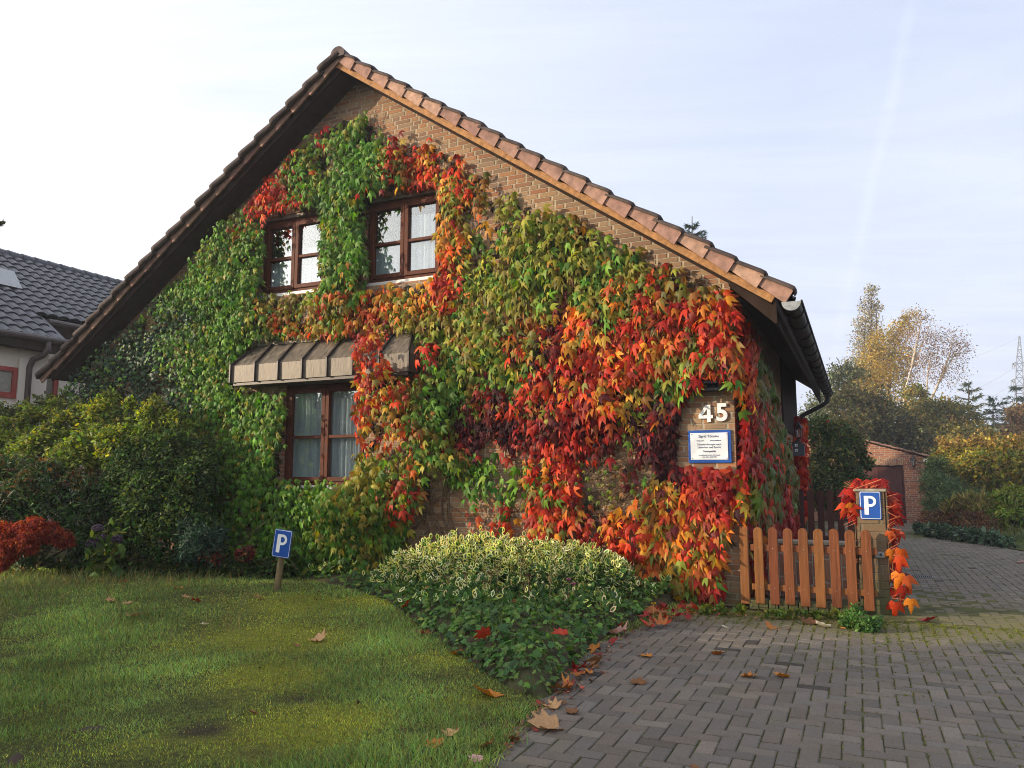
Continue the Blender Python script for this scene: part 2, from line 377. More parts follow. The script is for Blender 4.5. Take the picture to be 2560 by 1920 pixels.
T_VARI = Tpl(_fold(_i + _o, .3, .15), [(0, 1, 2, 3, 4, 5)] + [(k, 6 + k, 6 + (k + 1) % 6, (k + 1) % 6) for k in range(6)], [0] + [1] * 6)
T_BLADE = Tpl([(-.5, 0, 0), (.5, 0, 0), (.38, .55, .12), (-.38, .55, .12), (0, 1, .42)], [(0, 1, 2, 3), (3, 2, 4)])
T_HAND = Tpl(_fold([(0, 0), (0, .40), (-.18, -.02), (-.42, -.02), (-.36, .22), (-.62, .40), (-.36, .52), (-.46, .82), (-.22, .72), (0, 1.06),
                    (.22, .72), (.46, .82), (.36, .52), (.62, .40), (.36, .22), (.42, -.02), (.18, -.02)], .3, .25),
             [(0, 2, 3, 4, 1), (4, 5, 6, 1), (6, 7, 8, 1), (8, 9, 10, 1), (10, 11, 12, 1), (12, 13, 14, 1), (14, 15, 16, 0, 1)])

def nrmz(a): return a / np.maximum(np.linalg.norm(a, axis=-1, keepdims=True), 1e-9)
def frames(nv, tv):
    t = nrmz(tv); n = nrmz(nv - (nv * t).sum(-1, keepdims=True) * t); x = np.cross(t, n)
    return np.stack([x, t, n], -1)
def scatter(name, tpl, P, R, Sz, col, m, parent=None, frame=HM, col2=None, sx=None):
    n, k = len(P), len(tpl.V)
    L = tpl.V[None] * np.ones((n, 1, 1))
    if sx is not None: L[:, :, 0] *= np.asarray(sx)[:, None]
    V = (np.einsum('nij,nkj->nki', R, L) * np.asarray(Sz)[:, None, None] + P[:, None]).reshape(-1, 3)
    lens = np.array([len(f) for f in tpl.F]); flat = np.concatenate([np.array(f) for f in tpl.F])
    idx = (flat[None] + (np.arange(n) * k)[:, None]).reshape(-1)
    tot = np.tile(lens, n); st = np.concatenate([[0], np.cumsum(tot)[:-1]])
    me = bpy.data.meshes.new(name); me.vertices.add(len(V)); me.loops.add(len(idx)); me.polygons.add(len(tot))
    me.vertices.foreach_set('co', V.astype(np.float32).ravel()); me.loops.foreach_set('vertex_index', idx.astype(np.int32))
    me.polygons.foreach_set('loop_start', st.astype(np.int32)); me.polygons.foreach_set('loop_total', tot.astype(np.int32))
    sel = np.repeat(np.array(tpl.sel), lens)
    cc = np.ones((n, len(flat), 4), np.float32); cc[:, :, :3] = col[:, None, :]
    if col2 is not None: cc[:, sel == 1, :3] = col2[:, None, :]
    at = me.color_attributes.new('Col', 'FLOAT_COLOR', 'CORNER'); at.data.foreach_set('color', cc.ravel())
    me.update(calc_edges=True)
    return linkmesh(name, me, m, parent, frame)
def jitter(rng, col, a=.25): return np.clip(col * (1 + a * rng.standard_normal((len(col), 1))) * (1 + .08 * rng.standard_normal(col.shape)), .003, .9)
def pick(rng, pal, n): return np.array(pal)[rng.integers(0, len(pal), n)]
class Fbm:
    def __init__(s, seed, oct=4):
        r = np.random.default_rng(seed); s.k = []
        for o in range(oct):
            for _ in range(5):
                a = r.uniform(0, 6.283); s.k.append((np.cos(a) * 2 ** o, np.sin(a) * 2 ** o, r.uniform(0, 6.28), .6 ** o))
        s.n = sum(abs(q[3]) for q in s.k) * .45
    def __call__(s, x, y): return sum(w * np.sin(a * x + b * y + p) for a, b, p, w in s.k) / s.n
def inpoly(px, py, poly):
    r = np.zeros(np.shape(px), bool); n = len(poly)
    for i in range(n):
        x0, y0 = poly[i]; x1, y1 = poly[(i + 1) % n]
        c = ((y0 > py) != (y1 > py)) & (px < (x1 - x0) * (py - y0) / (y1 - y0 + 1e-9) + x0); r ^= c
    return r

# lobes: (photo x, photo y, depth, radius in photo px, flat) -> leaf cloud in world space
def lobe_points(rng, lobes, nclump, per, spread, shell=.55, front=0.0, ysq=1.0):
    L = np.array([[*dist(x, y, d), r / 1642.0 * d] for x, y, d, r in lobes])
    w = L[:, 3] ** 2; k = rng.choice(len(L), nclump, p=w / w.sum())
    dv = nrmz(rng.standard_normal((nclump, 3)))
    if front: dv[:, 1] = np.where(rng.random(nclump) < front, -abs(dv[:, 1]), dv[:, 1])
    dv[:, 2] = np.where(rng.random(nclump) < .35, abs(dv[:, 2]), dv[:, 2])
    rad = L[k, 3] * (shell + (1.04 - shell) * rng.random(nclump) ** .6)
    cc = L[k, :3] + dv * rad[:, None] * np.array([1, ysq, 1])
    P = np.repeat(cc, per, 0) + rng.standard_normal((nclump * per, 3)) * np.repeat(L[k, 3], per)[:, None] * spread
    return P, np.repeat(dv, per, 0), np.repeat(np.arange(nclump), per), cc
def foliage(parent, name, lobes, nclump, per, size, tpl, pal, seed, spread=.16, m=None, shell=.55, up=.6, outw=.7, jit=.3, droop=.2, front=0.0, zmin=.02, cj=.25, sv=.3, ysq=1.0):
    rng = np.random.default_rng(seed)
    P, dv, cid, cc = lobe_points(rng, lobes, nclump, per, spread, shell, front, ysq)
    ok = P[:, 2] > zmin; P, dv, cid = P[ok], dv[ok], cid[ok]; n = len(P)
    nv = dv * outw + np.array([0, 0, up]) + rng.standard_normal((n, 3)) * .55
    tv = dv * .6 + rng.standard_normal((n, 3)) * .8 - np.array([0, 0, droop])
    cpal = pick(rng, pal, nclump); col = np.where((rng.random(n) < .75)[:, None], cpal[cid], pick(rng, pal, n))
    col = col * (1 + cj * rng.standard_normal((nclump, 1)))[cid]
    return scatter(name, tpl, P, frames(nv, tv), size * (1 + sv * rng.standard_normal(n)).clip(.4, 1.7), jitter(rng, col, jit), m or LEAFD, parent, IM)
def stems(parent, name, base, targets, r0, m, seed=1, wob=.12):
    rng = random.Random(seed); mb = MB(); b = Vector(base); one = len(targets) <= 8
    for t in targets:
        t = Vector(t); L = (t - b).length; s = b + Vector((rng.uniform(-.1, .1) * L * .4, rng.uniform(-.1, .1) * L * .4, 0))
        p = [s.lerp(t, k / 4) + Vector((rng.uniform(-1, 1), rng.uniform(-1, 1), rng.uniform(-.4, .6))) * wob * L * .3 * (0 < k < 4) for k in range(5)]
        mb.tube(p, [r0, r0 * .8, r0 * .6, r0 * .4, r0 * .2], 5)
        if one: mb.build('stem', m, parent, IM, smooth=True); mb = MB()
    return None if one else mb.build(name, m, parent, IM, smooth=True)
# ------------------------------------------------------------------ ground, lawn, driveway
def soil_mat(name, c1, c2, c3, sc=3.0):
    m = bpy.data.materials.new(name); m.use_nodes = True; t = NT(m.node_tree); p = m.node_tree.nodes['Principled BSDF']
    co = t.n('ShaderNodeTexCoord').outputs['Object']
    a = t.noise(co, sc, 6, .6).outputs[0]; b = t.noise(co, sc * 14, 5, .7).outputs[0]
    c = t.mix(t.n('ShaderNodeMapRange', {'Value': a, 'From Min': .4, 'From Max': .62}).outputs[0], c1, c2)
    c = t.mix(t.n('ShaderNodeMapRange', {'Value': b, 'From Min': .45, 'From Max': .75}).outputs[0], c, c3)
    t.link(c, p.inputs['Base Color']); p.inputs['Roughness'].default_value = .95; p.inputs['Specular IOR Level'].default_value = .15
    bm = t.n('ShaderNodeBump', {'Strength': .9, 'Distance': .02, 'Height': t.m('ADD', a, b)}); t.link(bm.outputs[0], p.inputs['Normal'])
    return m
M_EARTH = soil_mat('earth', (.05, .042, .026), (.07, .075, .03), (.10, .075, .045))
M_TURF = soil_mat('turf', (.055, .060, .020), (.10, .10, .020), (.040, .033, .018), 1.6)
def turf2():
    m = bpy.data.materials.new('mossy_turf'); m.use_nodes = True; t = NT(m.node_tree); p = m.node_tree.nodes['Principled BSDF']
    co = t.n('ShaderNodeTexCoord').outputs['Object']; a = t.n('ShaderNodeSeparateColor', {0: t.n('ShaderNodeAttribute', attribute_name='Moss').outputs['Color']})
    n1 = t.noise(co, 25.0, 6, .7).outputs[0]; n2 = t.noise(co, 120.0, 4, .7).outputs[0]; n3 = t.noise(co, 6.0, 4, .6).outputs[0]
    g_ = t.ramp(n1, [(.35, (.04, .045, .018)), (.65, (.095, .098, .030))])
    mo = t.ramp(t.m('ADD', t.m('MULTIPLY', n1, .5), t.m('MULTIPLY', n2, .5)), [(.35, (.06, .07, .016)), (.5, (.19, .20, .035)), (.68, (.31, .30, .05))])
    so = t.ramp(n2, [(.35, (.03, .024, .015)), (.7, (.085, .065, .04))])
    e = t.n('ShaderNodeMapRange', {'Value': t.m('ADD', t.m('MULTIPLY', n1, .7), t.m('MULTIPLY_ADD', n3, 1.0, t.m('SUBTRACT', a.outputs[0], .85))), 'From Min': .05, 'From Max': .85}).outputs[0]
    s = t.n('ShaderNodeMapRange', {'Value': t.m('MULTIPLY_ADD', n1, .9, t.m('SUBTRACT', a.outputs[1], .45)), 'From Min': .3, 'From Max': .6}).outputs[0]
    t.link(t.mix(s, t.mix(e, g_, mo), so), p.inputs['Base Color']); p.inputs['Roughness'].default_value = .95; p.inputs['Specular IOR Level'].default_value = .1
    t.link(t.n('ShaderNodeBump', {'Strength': 1.0, 'Distance': .02, 'Height': t.m('ADD', n1, t.m('MULTIPLY', n2, .5))}).outputs[0], p.inputs['Normal']); return m
M_TURF2 = turf2()
M_JOINT = soil_mat('joint_moss', (.075, .075, .03), (.12, .13, .035), (.07, .06, .045), 5.0)
g = MB(); R_ = 1500.0
g.add([(-R_, -R_, -.03), (R_, -R_, -.03), (R_, R_, -.03), (-R_, R_, -.03)], [(0, 1, 2, 3)])
tag(g.build('ground', M_EARTH, frame=IM), kind='structure')

EDGE = [gnd(x, y)[:2] for x, y in [(1010, 1760), (1060, 1659), (1105, 1590), (1150, 1540), (1180, 1512)]]
LAWN_D = [(1182, 1512), (1150, 1500), (1085, 1480), (1000, 1425), (900, 1345), (830, 1297), (760, 1276), (640, 1246)]
hn = Fbm(3, 4)
_ml, _bl = Fbm(91, 4), Fbm(92, 3)
def _blob(x, y, px, py, r): c = gnd(px, py); return np.exp(-(((x - c[0]) / r) ** 2 + ((y - c[1]) / (r * .8)) ** 2))
def moss_f(x, y): return .36 * _ml(x * 1.1, y * 1.1) + sum(a * _blob(x, y, px, py, r) for px, py, r, a in ((720, 1300, 1.0, .95), (600, 1385, .75, .95), (850, 1300, .5, .95), (570, 1465, .45, .9), (760, 1560, .35, .7), (930, 1430, .4, .6), (250, 1350, .4, .4), (640, 1600, .4, .5), (1000, 1520, .3, .4), (300, 1620, .3, .4), (120, 1480, .3, .35)))
def bare_f(x, y): return .14 * _bl(x * 1.6 + 3, y * 1.6) + sum(a * _blob(x, y, px, py, r) for px, py, r, a in ((430, 1590, .22, .45), (650, 1520, .18, .4), (560, 1640, .2, .4), (960, 1500, .22, .5), (900, 1590, .2, .5), (340, 1480, .2, .3), (1060, 1570, .2, .6), (790, 1440, .2, .3)))
def lawn_h(x, y): return .018 * hn(x * .5, y * .5) + .008 * hn(x * 2 + 5, y * 2)
# lawn sheet: a fine grid, cut along the driveway edge
def edge_u(v):                               # driveway's left edge in house coords
    return np.interp(v, [-9.5, -5.33, -4.15, -2.48, -1.0, -.3], [-.36, -.50, -.68, -.86, -.62, -.25])
nx, ny = 150, 120
gv = np.linspace(-9.5, .35, ny); L = MB(); vs = []
for v in gv:
    e = float(edge_u(v))
    for k in range(nx):
        q = k / (nx - 1); uu = e - 14.0 * q ** 1.6
        x, y, _ = fromH(np.array([uu, v, 0]))
        vs.append((uu, v, float(lawn_h(x, y)) + .004 + .012 * min(1, q * 40)))
fs = [(j * nx + k, j * nx + k + 1, (j + 1) * nx + k + 1, (j + 1) * nx + k) for j in range(ny - 1) for k in range(nx - 1)]
L.add(vs, [f[::-1] for f in fs]); lw_ = L.build('lawn', M_TURF2, smooth=True); tag(lw_, kind='structure')
wv_ = fromH(np.array(vs)); mf_ = np.clip((moss_f(wv_[:, 0], wv_[:, 1]) - .05) / .75, 0, 1); bf_ = np.clip((bare_f(wv_[:, 0], wv_[:, 1]) - .28) / .5, 0, 1)
cl_ = np.ones((len(vs), 4), np.float32); cl_[:, 0], cl_[:, 1], cl_[:, 2] = mf_, bf_, 0
lw_.data.color_attributes.new('Moss', 'FLOAT_COLOR', 'POINT').data.foreach_set('color', cl_.ravel())

# driveway: single concrete pavers in herringbone over mossy joints
def paver_mat():
    m = bpy.data.materials.new('concrete_paver'); m.use_nodes = True; t = NT(m.node_tree); p = m.node_tree.nodes['Principled BSDF']
    c = t.n('ShaderNodeAttribute', attribute_name='Col').outputs['Color']; co = t.n('ShaderNodeTexCoord').outputs['Object']
    f = t.noise(co, 130.0, 6, .75).outputs[0]; b = t.noise(co, 1.1, 5, .6).outputs[0]; md = t.noise(co, 9.0, 5, .65).outputs[0]
    c = t.mix(t.n('ShaderNodeMapRange', {'Value': f, 'From Min': .35, 'From Max': .7}).outputs[0], c, t.n('ShaderNodeHueSaturation', {'Value': .5, 'Color': c}).outputs[0])
    c = t.mix(t.n('ShaderNodeMapRange', {'Value': md, 'From Min': .5, 'From Max': .8, 'To Max': .55}).outputs[0], c, (.10, .085, .065))
    spk = t.n('ShaderNodeTexVoronoi', {'Vector': co, 'Scale': 70.0}).outputs[0]
    c = t.mix(t.n('ShaderNodeMapRange', {'Value': spk, 'From Min': .10, 'From Max': .16, 'To Min': .5, 'To Max': 0.0}).outputs[0], c, (.30, .28, .25))
    # moss creeping over the stones near the gate and the beds
    x = t.n('ShaderNodeSeparateXYZ', {0: co})
    ms = t.n('ShaderNodeMapRange', {'Value': t.m('MULTIPLY_ADD', md, 1.5, x.outputs[1]), 'From Min': -.75, 'From Max': .25}).outputs[0]
    ms = t.m('MULTIPLY', ms, t.n('ShaderNodeMapRange', {'Value': x.outputs[1], 'From Min': .3, 'From Max': 1.4, 'To Min': 1.0, 'To Max': 0.12}).outputs[0])
    ms = t.m('MULTIPLY', ms, t.n('ShaderNodeMapRange', {'Value': b, 'From Min': .3, 'From Max': .55, 'To Min': .3, 'To Max': .85}).outputs[0])
    ms = t.m('MAXIMUM', ms, t.n('ShaderNodeMapRange', {'Value': b, 'From Min': .58, 'From Max': .8, 'To Max': .4}).outputs[0])
    c = t.mix(ms, c, (.13, .115, .030))
    t.link(c, p.inputs['Base Color']); p.inputs['Roughness'].default_value = .85; p.inputs['Specular IOR Level'].default_value = .25
    bm = t.n('ShaderNodeBump', {'Strength': .5, 'Distance': .004, 'Height': f}); t.link(bm.outputs[0], p.inputs['Normal']); return m
def in_drive(u, v):
    if v < -.32: return u > float(edge_u(v)) + .02 and u < 7.2
    rb = np.interp(v, [-.3, 5, 8.8, 13.8, 17], [6.0, 4.9, 3.82, 2.74, 2.5])
    return u > (1.62 if v < 1.0 else 1.3 if v < 7 else .3) and u < rb and v < 16.85
rng = np.random.default_rng(5)
PV, PF, PC = [], [], []
pcols = np.array([(.172, .146, .120), (.188, .160, .132), (.154, .133, .114), (.180, .148, .120), (.166, .146, .126)])
wv = Fbm(9, 3); g_ = .0035; bv = .006
for cx in range(-12, 75):
    for cy in range(-90, 171):
        mm = (cx - cy) % 4
        if mm == 0: x0, y0, w, h = cx * .1, cy * .1, .2, .1
        elif mm == 2: x0, y0, w, h = cx * .1, (cy - 1) * .1, .1, .2
        else: continue
        mx, my = x0 + w / 2, y0 + h / 2
        if not in_drive(mx, my): continue
        t0 = .012 * wv(mx * .6, my * .6) + rng.normal(0, .0016); ta, tb = rng.normal(0, .010, 2)
        k = len(PV); jx, jy = rng.normal(0, .0012, 2)
        x0 += jx; y0 += jy
        c = pcols[rng.integers(0, 5)] * rng.normal(1, .10)
        if rng.random() < .012: c = c * .35
        zz = lambda x, y: t0 + ta * (x - mx) + tb * (y - my)
        ring = [(x0 + g_, y0 + g_), (x0 + w - g_, y0 + g_), (x0 + w - g_, y0 + h - g_), (x0 + g_, y0 + h - g_)]
        inn = [(x0 + g_ + bv, y0 + g_ + bv), (x0 + w - g_ - bv, y0 + g_ + bv), (x0 + w - g_ - bv, y0 + h - g_ - bv), (x0 + g_ + bv, y0 + h - g_ - bv)]
        PV += [(x, y, zz(x, y) - .03) for x, y in ring] + [(x, y, zz(x, y) - .005) for x, y in ring] + [(x, y, zz(x, y)) for x, y in inn]
        for i in range(4):
            j = (i + 1) % 4
            PF += [(k + i, k + j, k + 4 + j, k + 4 + i), (k + 4 + i, k + 4 + j, k + 8 + j, k + 8 + i)]
        PF.append((k + 8, k + 9, k + 10, k + 11)); PC += [c] * 9
me = bpy.data.meshes.new('driveway'); me.from_pydata(PV, [], PF)
at = me.color_attributes.new('Col', 'FLOAT_COLOR', 'CORNER')
at.data.foreach_set('color', np.concatenate([np.repeat(np.array(PC), 4, 0), np.ones((len(PC) * 4, 1))], 1).astype(np.float32).ravel())
tag(linkmesh('driveway', me, paver_mat()), kind='structure')
jm = MB()
n_ = 40
jp = [(float(edge_u(v)) , v) for v in np.linspace(-9.2, -.32, n_)]
jm.add([(u_, v_, -.0065) for u_, v_ in jp] + [(7.3, v_, -.0065) for _, v_ in jp], [(i, n_ + i, n_ + i + 1, i + 1) for i in range(n_ - 1)])
jm.add([(1.1, -.32, -.0065), (6.2, -.32, -.0065), (4.9, 5, -.0065), (3.85, 8.8, -.0065), (2.78, 13.8, -.0065), (2.55, 17, -.0065), (.2, 17, -.0065), (.2, 7, -.0065)], [tuple(range(8))])
tag(jm.build('driveway_joints', M_JOINT), kind='structure')
# little moss tufts standing in the joints
tuft_n = 15000
vv = -.32 - 8.5 * rng.random(tuft_n) ** 1.6; uu = -.4 + 4.6 * rng.random(tuft_n)
snap = rng.random(tuft_n) < .5
uu = np.where(snap, np.round(uu * 10) / 10, uu); vv = np.where(snap, vv, np.round(vv * 10) / 10)
keep = (uu > edge_u(vv)) & (wv(uu * 1.5 + 3, vv * 1.5) + (vv + 2.5) * .35 + (rng.random(tuft_n) - .5) > -.15)
Pt = np.stack([uu, vv, np.full(tuft_n, -.006)], -1)[keep]; n = len(Pt); Pt[:, :2] += rng.normal(0, .004, (n, 2)); per = 6
Pt = np.repeat(Pt, per, 0) + rng.normal(0, .008, (n * per, 3)) * [1, 1, 0]; n = len(Pt)
tv = np.stack([rng.normal(0, .7, n), rng.normal(0, .7, n), np.ones(n)], -1)
tf = scatter('joint_moss', T_BLADE, Pt, frames(rng.standard_normal((n, 3)), tv), .010 + .008 * rng.random(n), jitter(rng, pick(rng, [(.14, .17, .025), (.10, .12, .025), (.18, .17, .035)], n)), GRASS, None, HM, sx=np.full(n, .35))
tag(tf, kind='stuff')

# ------------------------------------------------------------------ the brick house
house = thing('brick_house', 'brown brick gabled house overgrown with red and green creeper', 'house', (-5.3, 0, 0))
RU, RZ = -5.3, 7.50
AR, AL = math.atan(.69), math.atan(.72)
def rp(side, s, h, v):
    A = AR if side > 0 else AL
    return (RU + side * (s * math.cos(A) + h * math.sin(A)), v, RZ - s * math.sin(A) + h * math.cos(A))
def zb(u): return 7.26 - .69 * (u - RU) if u >= RU else 7.26 + .72 * (u - RU)
DEP = 9.4; UL_ = -10.75
WINS = [dict(u0=-5.10, u1=-3.84, z0=4.10, z1=5.40), dict(u0=-7.05, u1=-5.80, z0=4.12, z1=5.39), dict(u0=-6.50, u1=-5.03, z0=1.22, z1=2.80)]
bp = sorted({UL_, 0.0, RU, *[w[k] for w in WINS for k in ('u0', 'u1')]})
wm = MB()
for a, b in zip(bp[:-1], bp[1:]):
    ops = sorted([(w['z0'], w['z1']) for w in WINS if w['u0'] < (a + b) / 2 < w['u1']])
    z = -.02
    for o0, o1 in ops:
        wm.add([(a, 0, z), (b, 0, z), (b, 0, o0), (a, 0, o0)], [(0, 1, 2, 3)]); z = o1
    wm.add([(a, 0, z), (b, 0, z), (b, 0, zb(b)), (a, 0, zb(a))], [(0, 1, 2, 3)])
for w in WINS:
    u0, u1, z0, z1, dd = w['u0'], w['u1'], w['z0'], w['z1'], .16
    wm.add([(u0, 0, z0), (u0, 0, z1), (u0, dd, z1), (u0, dd, z0)], [(0, 1, 2, 3)])
    wm.add([(u1, 0, z0), (u1, dd, z0), (u1, dd, z1), (u1, 0, z1)], [(0, 1, 2, 3)])
    wm.add([(u0, 0, z1), (u1, 0, z1), (u1, dd, z1), (u0, dd, z1)], [(0, 1, 2, 3)])
    wm.add([(u0, 0, z0), (u0, dd, z0), (u1, dd, z0), (u1, 0, z0)], [(0, 1, 2, 3)])
wm.add([(0, 0, -.02), (0, DEP, -.02), (0, DEP, zb(0)), (0, 0, zb(0))], [(0, 1, 2, 3)])
wm.add([(UL_, 0, -.02), (UL_, 0, zb(UL_)), (UL_, DEP, zb(UL_)), (UL_, DEP, -.02)], [(0, 1, 2, 3)])
wm.add([(UL_, DEP, -.02), (UL_, DEP, zb(UL_)), (RU, DEP, 7.26), (0, DEP, zb(0)), (0, DEP, -.02)], [(0, 1, 2, 3, 4)])
wm.build('wall', BR, house)
# soldier courses over the upper windows
for w in WINS[:2]: box('lintel', (w['u0'] - .03, w['u1'] + .03, -.004, .06, w['z1'] + .002, w['z1'] + .215), BRV, house)
# roof: two tiled slopes, soffit, barge boards
VF = -.42
for side, nrow in ((1, 21), (-1, 21)):
    SL = (7.27 if side > 0 else 7.5); st = SL / nrow; ms = MB(); prof = []
    v = VF + .10
    while v < DEP + .4:
        prof += [(v, .0), (v + .05, .03), (v + .10, .042), (v + .15, .03), (v + .20, .0)]; v += .3
    vs = []; nr = 0
    for r in range(nrow):
        for s_, hh in ((r * st, -.025), ((r + 1) * st, .005)):
            vs += [rp(side, s_, hh + q - .015, vv_) for vv_, q in prof]; nr += 1
    npf = len(prof)
    fs = [(j * npf + k, j * npf + k + 1, (j + 1) * npf + k + 1, (j + 1) * npf + k) for j in range(nr - 1) for k in range(npf - 1)]
    ms.add(vs, fs if side < 0 else [f[::-1] for f in fs])
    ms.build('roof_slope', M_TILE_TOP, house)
    sf = MB(); sl2 = SL - .12
    c4 = [(0, -.197), (sl2, -.197), (sl2, -.06), (0, -.06)]
    sf.prism(c4, lambda p: rp(side, p[0], p[1], VF + .03), lambda p: rp(side, p[0], p[1], DEP + .35)); sf.build('soffit', M_SOFFIT, house)
    bb = MB(); c4 = [(.02, -.212), (SL - .1, -.212), (SL - .1, -.135), (.02, -.135)]
    bb.prism(c4, lambda p: rp(side, p[0], p[1], VF - (.002 if side > 0 else -.028)), lambda p: rp(side, p[0], p[1], VF + (.027 if side > 0 else .05)))
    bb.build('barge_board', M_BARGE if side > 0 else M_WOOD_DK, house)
    # verge tile: flap with a rolled top edge, lower end stands proud of the next
    vt = MB(); ln = st + .035
    def fl(s_, h_, v_): return rp(side, s_, h_, v_)
    f0 = [(0, -.118, -.445), (ln, -.158, -.470), (ln, .012, -.470), (0, -.018, -.445)]
    vt.add([fl(*p) for p in f0] + [fl(p[0], p[1], p[2] + .03) for p in f0], [(0, 1, 2, 3), (7, 6, 5, 4), (0, 4, 5, 1), (1, 5, 6, 2), (2, 6, 7, 3), (3, 7, 4, 0)])
    ro = MB(); seg = 9
    for i, s_ in enumerate((0, ln * .8, ln * .96, ln + .012)):
        h0 = ((-.02, .012, .014, .0) if side > 0 else (-.010, .001, .002, -.003))[i]; vf_ = ((-.468, -.496, -.494, -.480) if side > 0 else (-.50, -.545, -.543, -.52))[i]; k = len(ro.v)
        ring = [(vf_, h0 - (.016 if side > 0 else .075))] + [(vf_ + .06 - .06 * math.cos(a), h0 + .036 * math.sin(a)) for a in np.linspace(0, math.pi / 2, seg)] + [(-.26, h0 + .026), (-.26, h0 - .02), (vf_ + .02, h0 - (.014 if side > 0 else .07))]
        ro.v += [fl(s_, h_, v_) for v_, h_ in ring]; nrg = len(ring)
        if i: ro.f += [(k - nrg + q, k - nrg + (q + 1) % nrg, k + (q + 1) % nrg, k + q) for q in range(nrg)]
    ro.f.append(tuple(range(len(ro.v) - nrg, len(ro.v))))
    first = None; A = AR if side > 0 else AL
    for r in range(nrow):
        if first is None:
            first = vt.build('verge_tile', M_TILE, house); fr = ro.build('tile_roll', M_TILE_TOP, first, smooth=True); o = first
        else:
            o = copy_tree(first, house)
        jz = random.Random(r * 7 + side).uniform(-.006, .006)
        o.location = (side * math.cos(A) * st * r, jz, -math.sin(A) * st * r); o.rotation_euler = (0, math.radians(random.Random(r * 3 + side).uniform(-.12, .12)), 0)
rc = MB()
for k in range(28):
    v0 = VF - .08 + k * .36
    rings = []
    for vv_, rr in ((v0, .115), (v0 + .40, .10)):
        rings.append([(RU + rr * math.cos(t) * 1.05, vv_, RZ - .06 + rr * math.sin(t) + .005 * (k % 2)) for t in np.linspace(-.35, math.pi + .35, 13)])
    rc.add(rings[0] + rings[1], [(i, i + 13, i + 14, i + 1) for i in range(12)])
    if k == 0: rc.add(rings[0], [tuple(range(12, -1, -1))])
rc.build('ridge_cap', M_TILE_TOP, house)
# eaves: fascia, gutter and downpipe on the driveway side
box('fascia', (.50, .53, VF + .02, DEP + .3, 3.03, 3.30), M_WOOD_DK, house)
MB().prism([(.012, zb(.012) - .06), (.498, zb(.498) - .20), (.498, zb(.498) - .004), (.012, zb(.012) - .004)], lambda p: (p[0], VF + .22, p[1]), lambda p: (p[0], VF + .25, p[1])).build('eave_board', M_WOOD_DK, house)
GU, GZ, GR = .685, 3.235, .095
gm = MB(); ang = np.linspace(math.pi, 2 * math.pi, 15); vs = []
for v in (VF - .05, DEP + .3):
    vs += [(GU + GR * math.cos(t), v, GZ + GR * math.sin(t)) for t in ang] + [(GU + GR * math.cos(t) * .93, v, GZ + GR * math.sin(t) * .93) for t in ang[::-1]]
gm.add(vs, [(i, (i + 1) % 30, 30 + (i + 1) % 30, 30 + i) for i in range(30)])
gm.tube([(GU + GR + .008, VF - .05, GZ), (GU + GR + .008, DEP + .3, GZ)], .012, 8)
gut = gm.build('gutter', M_GUT, house, smooth=False)
ec = MB(); ec.prism([(math.cos(t), math.sin(t)) for t in ang], lambda p: (GU + GR * 1.02 * p[0], VF - .053, GZ + GR * 1.02 * p[1]), lambda p: (GU + GR * 1.02 * p[0], VF - .045, GZ + GR * 1.02 * p[1]))
ec.build('gutter_end', M_ZINC, gut)
hk = None
for k in range(13):
    h = MB(); v = -.05 + k * .72
    pts = [(GU + (GR + .006) * math.cos(t), v, GZ + (GR + .006) * math.sin(t)) for t in ang]
    h.tube(pts, .007, 5); h.build('gutter_hook', M_GUT, gut)
dp = MB(); vq = DEP - .1
dp.tube([(GU, vq, GZ - .08), (GU, vq, GZ - .16), (GU - .03, vq, GZ - .23), (GU - .12, vq, GZ - .29), (.22, vq, GZ - .46), (.13, vq, GZ - .52), (.09, vq, GZ - .62), (.09, vq, .05)], .048, 10)
dp.build('downpipe', M_GUT, house, smooth=True)
box('timber_cladding', (.001, .035, 5.9, DEP, 2.25, zb(0) - .03), M_WOOD_DK, house)
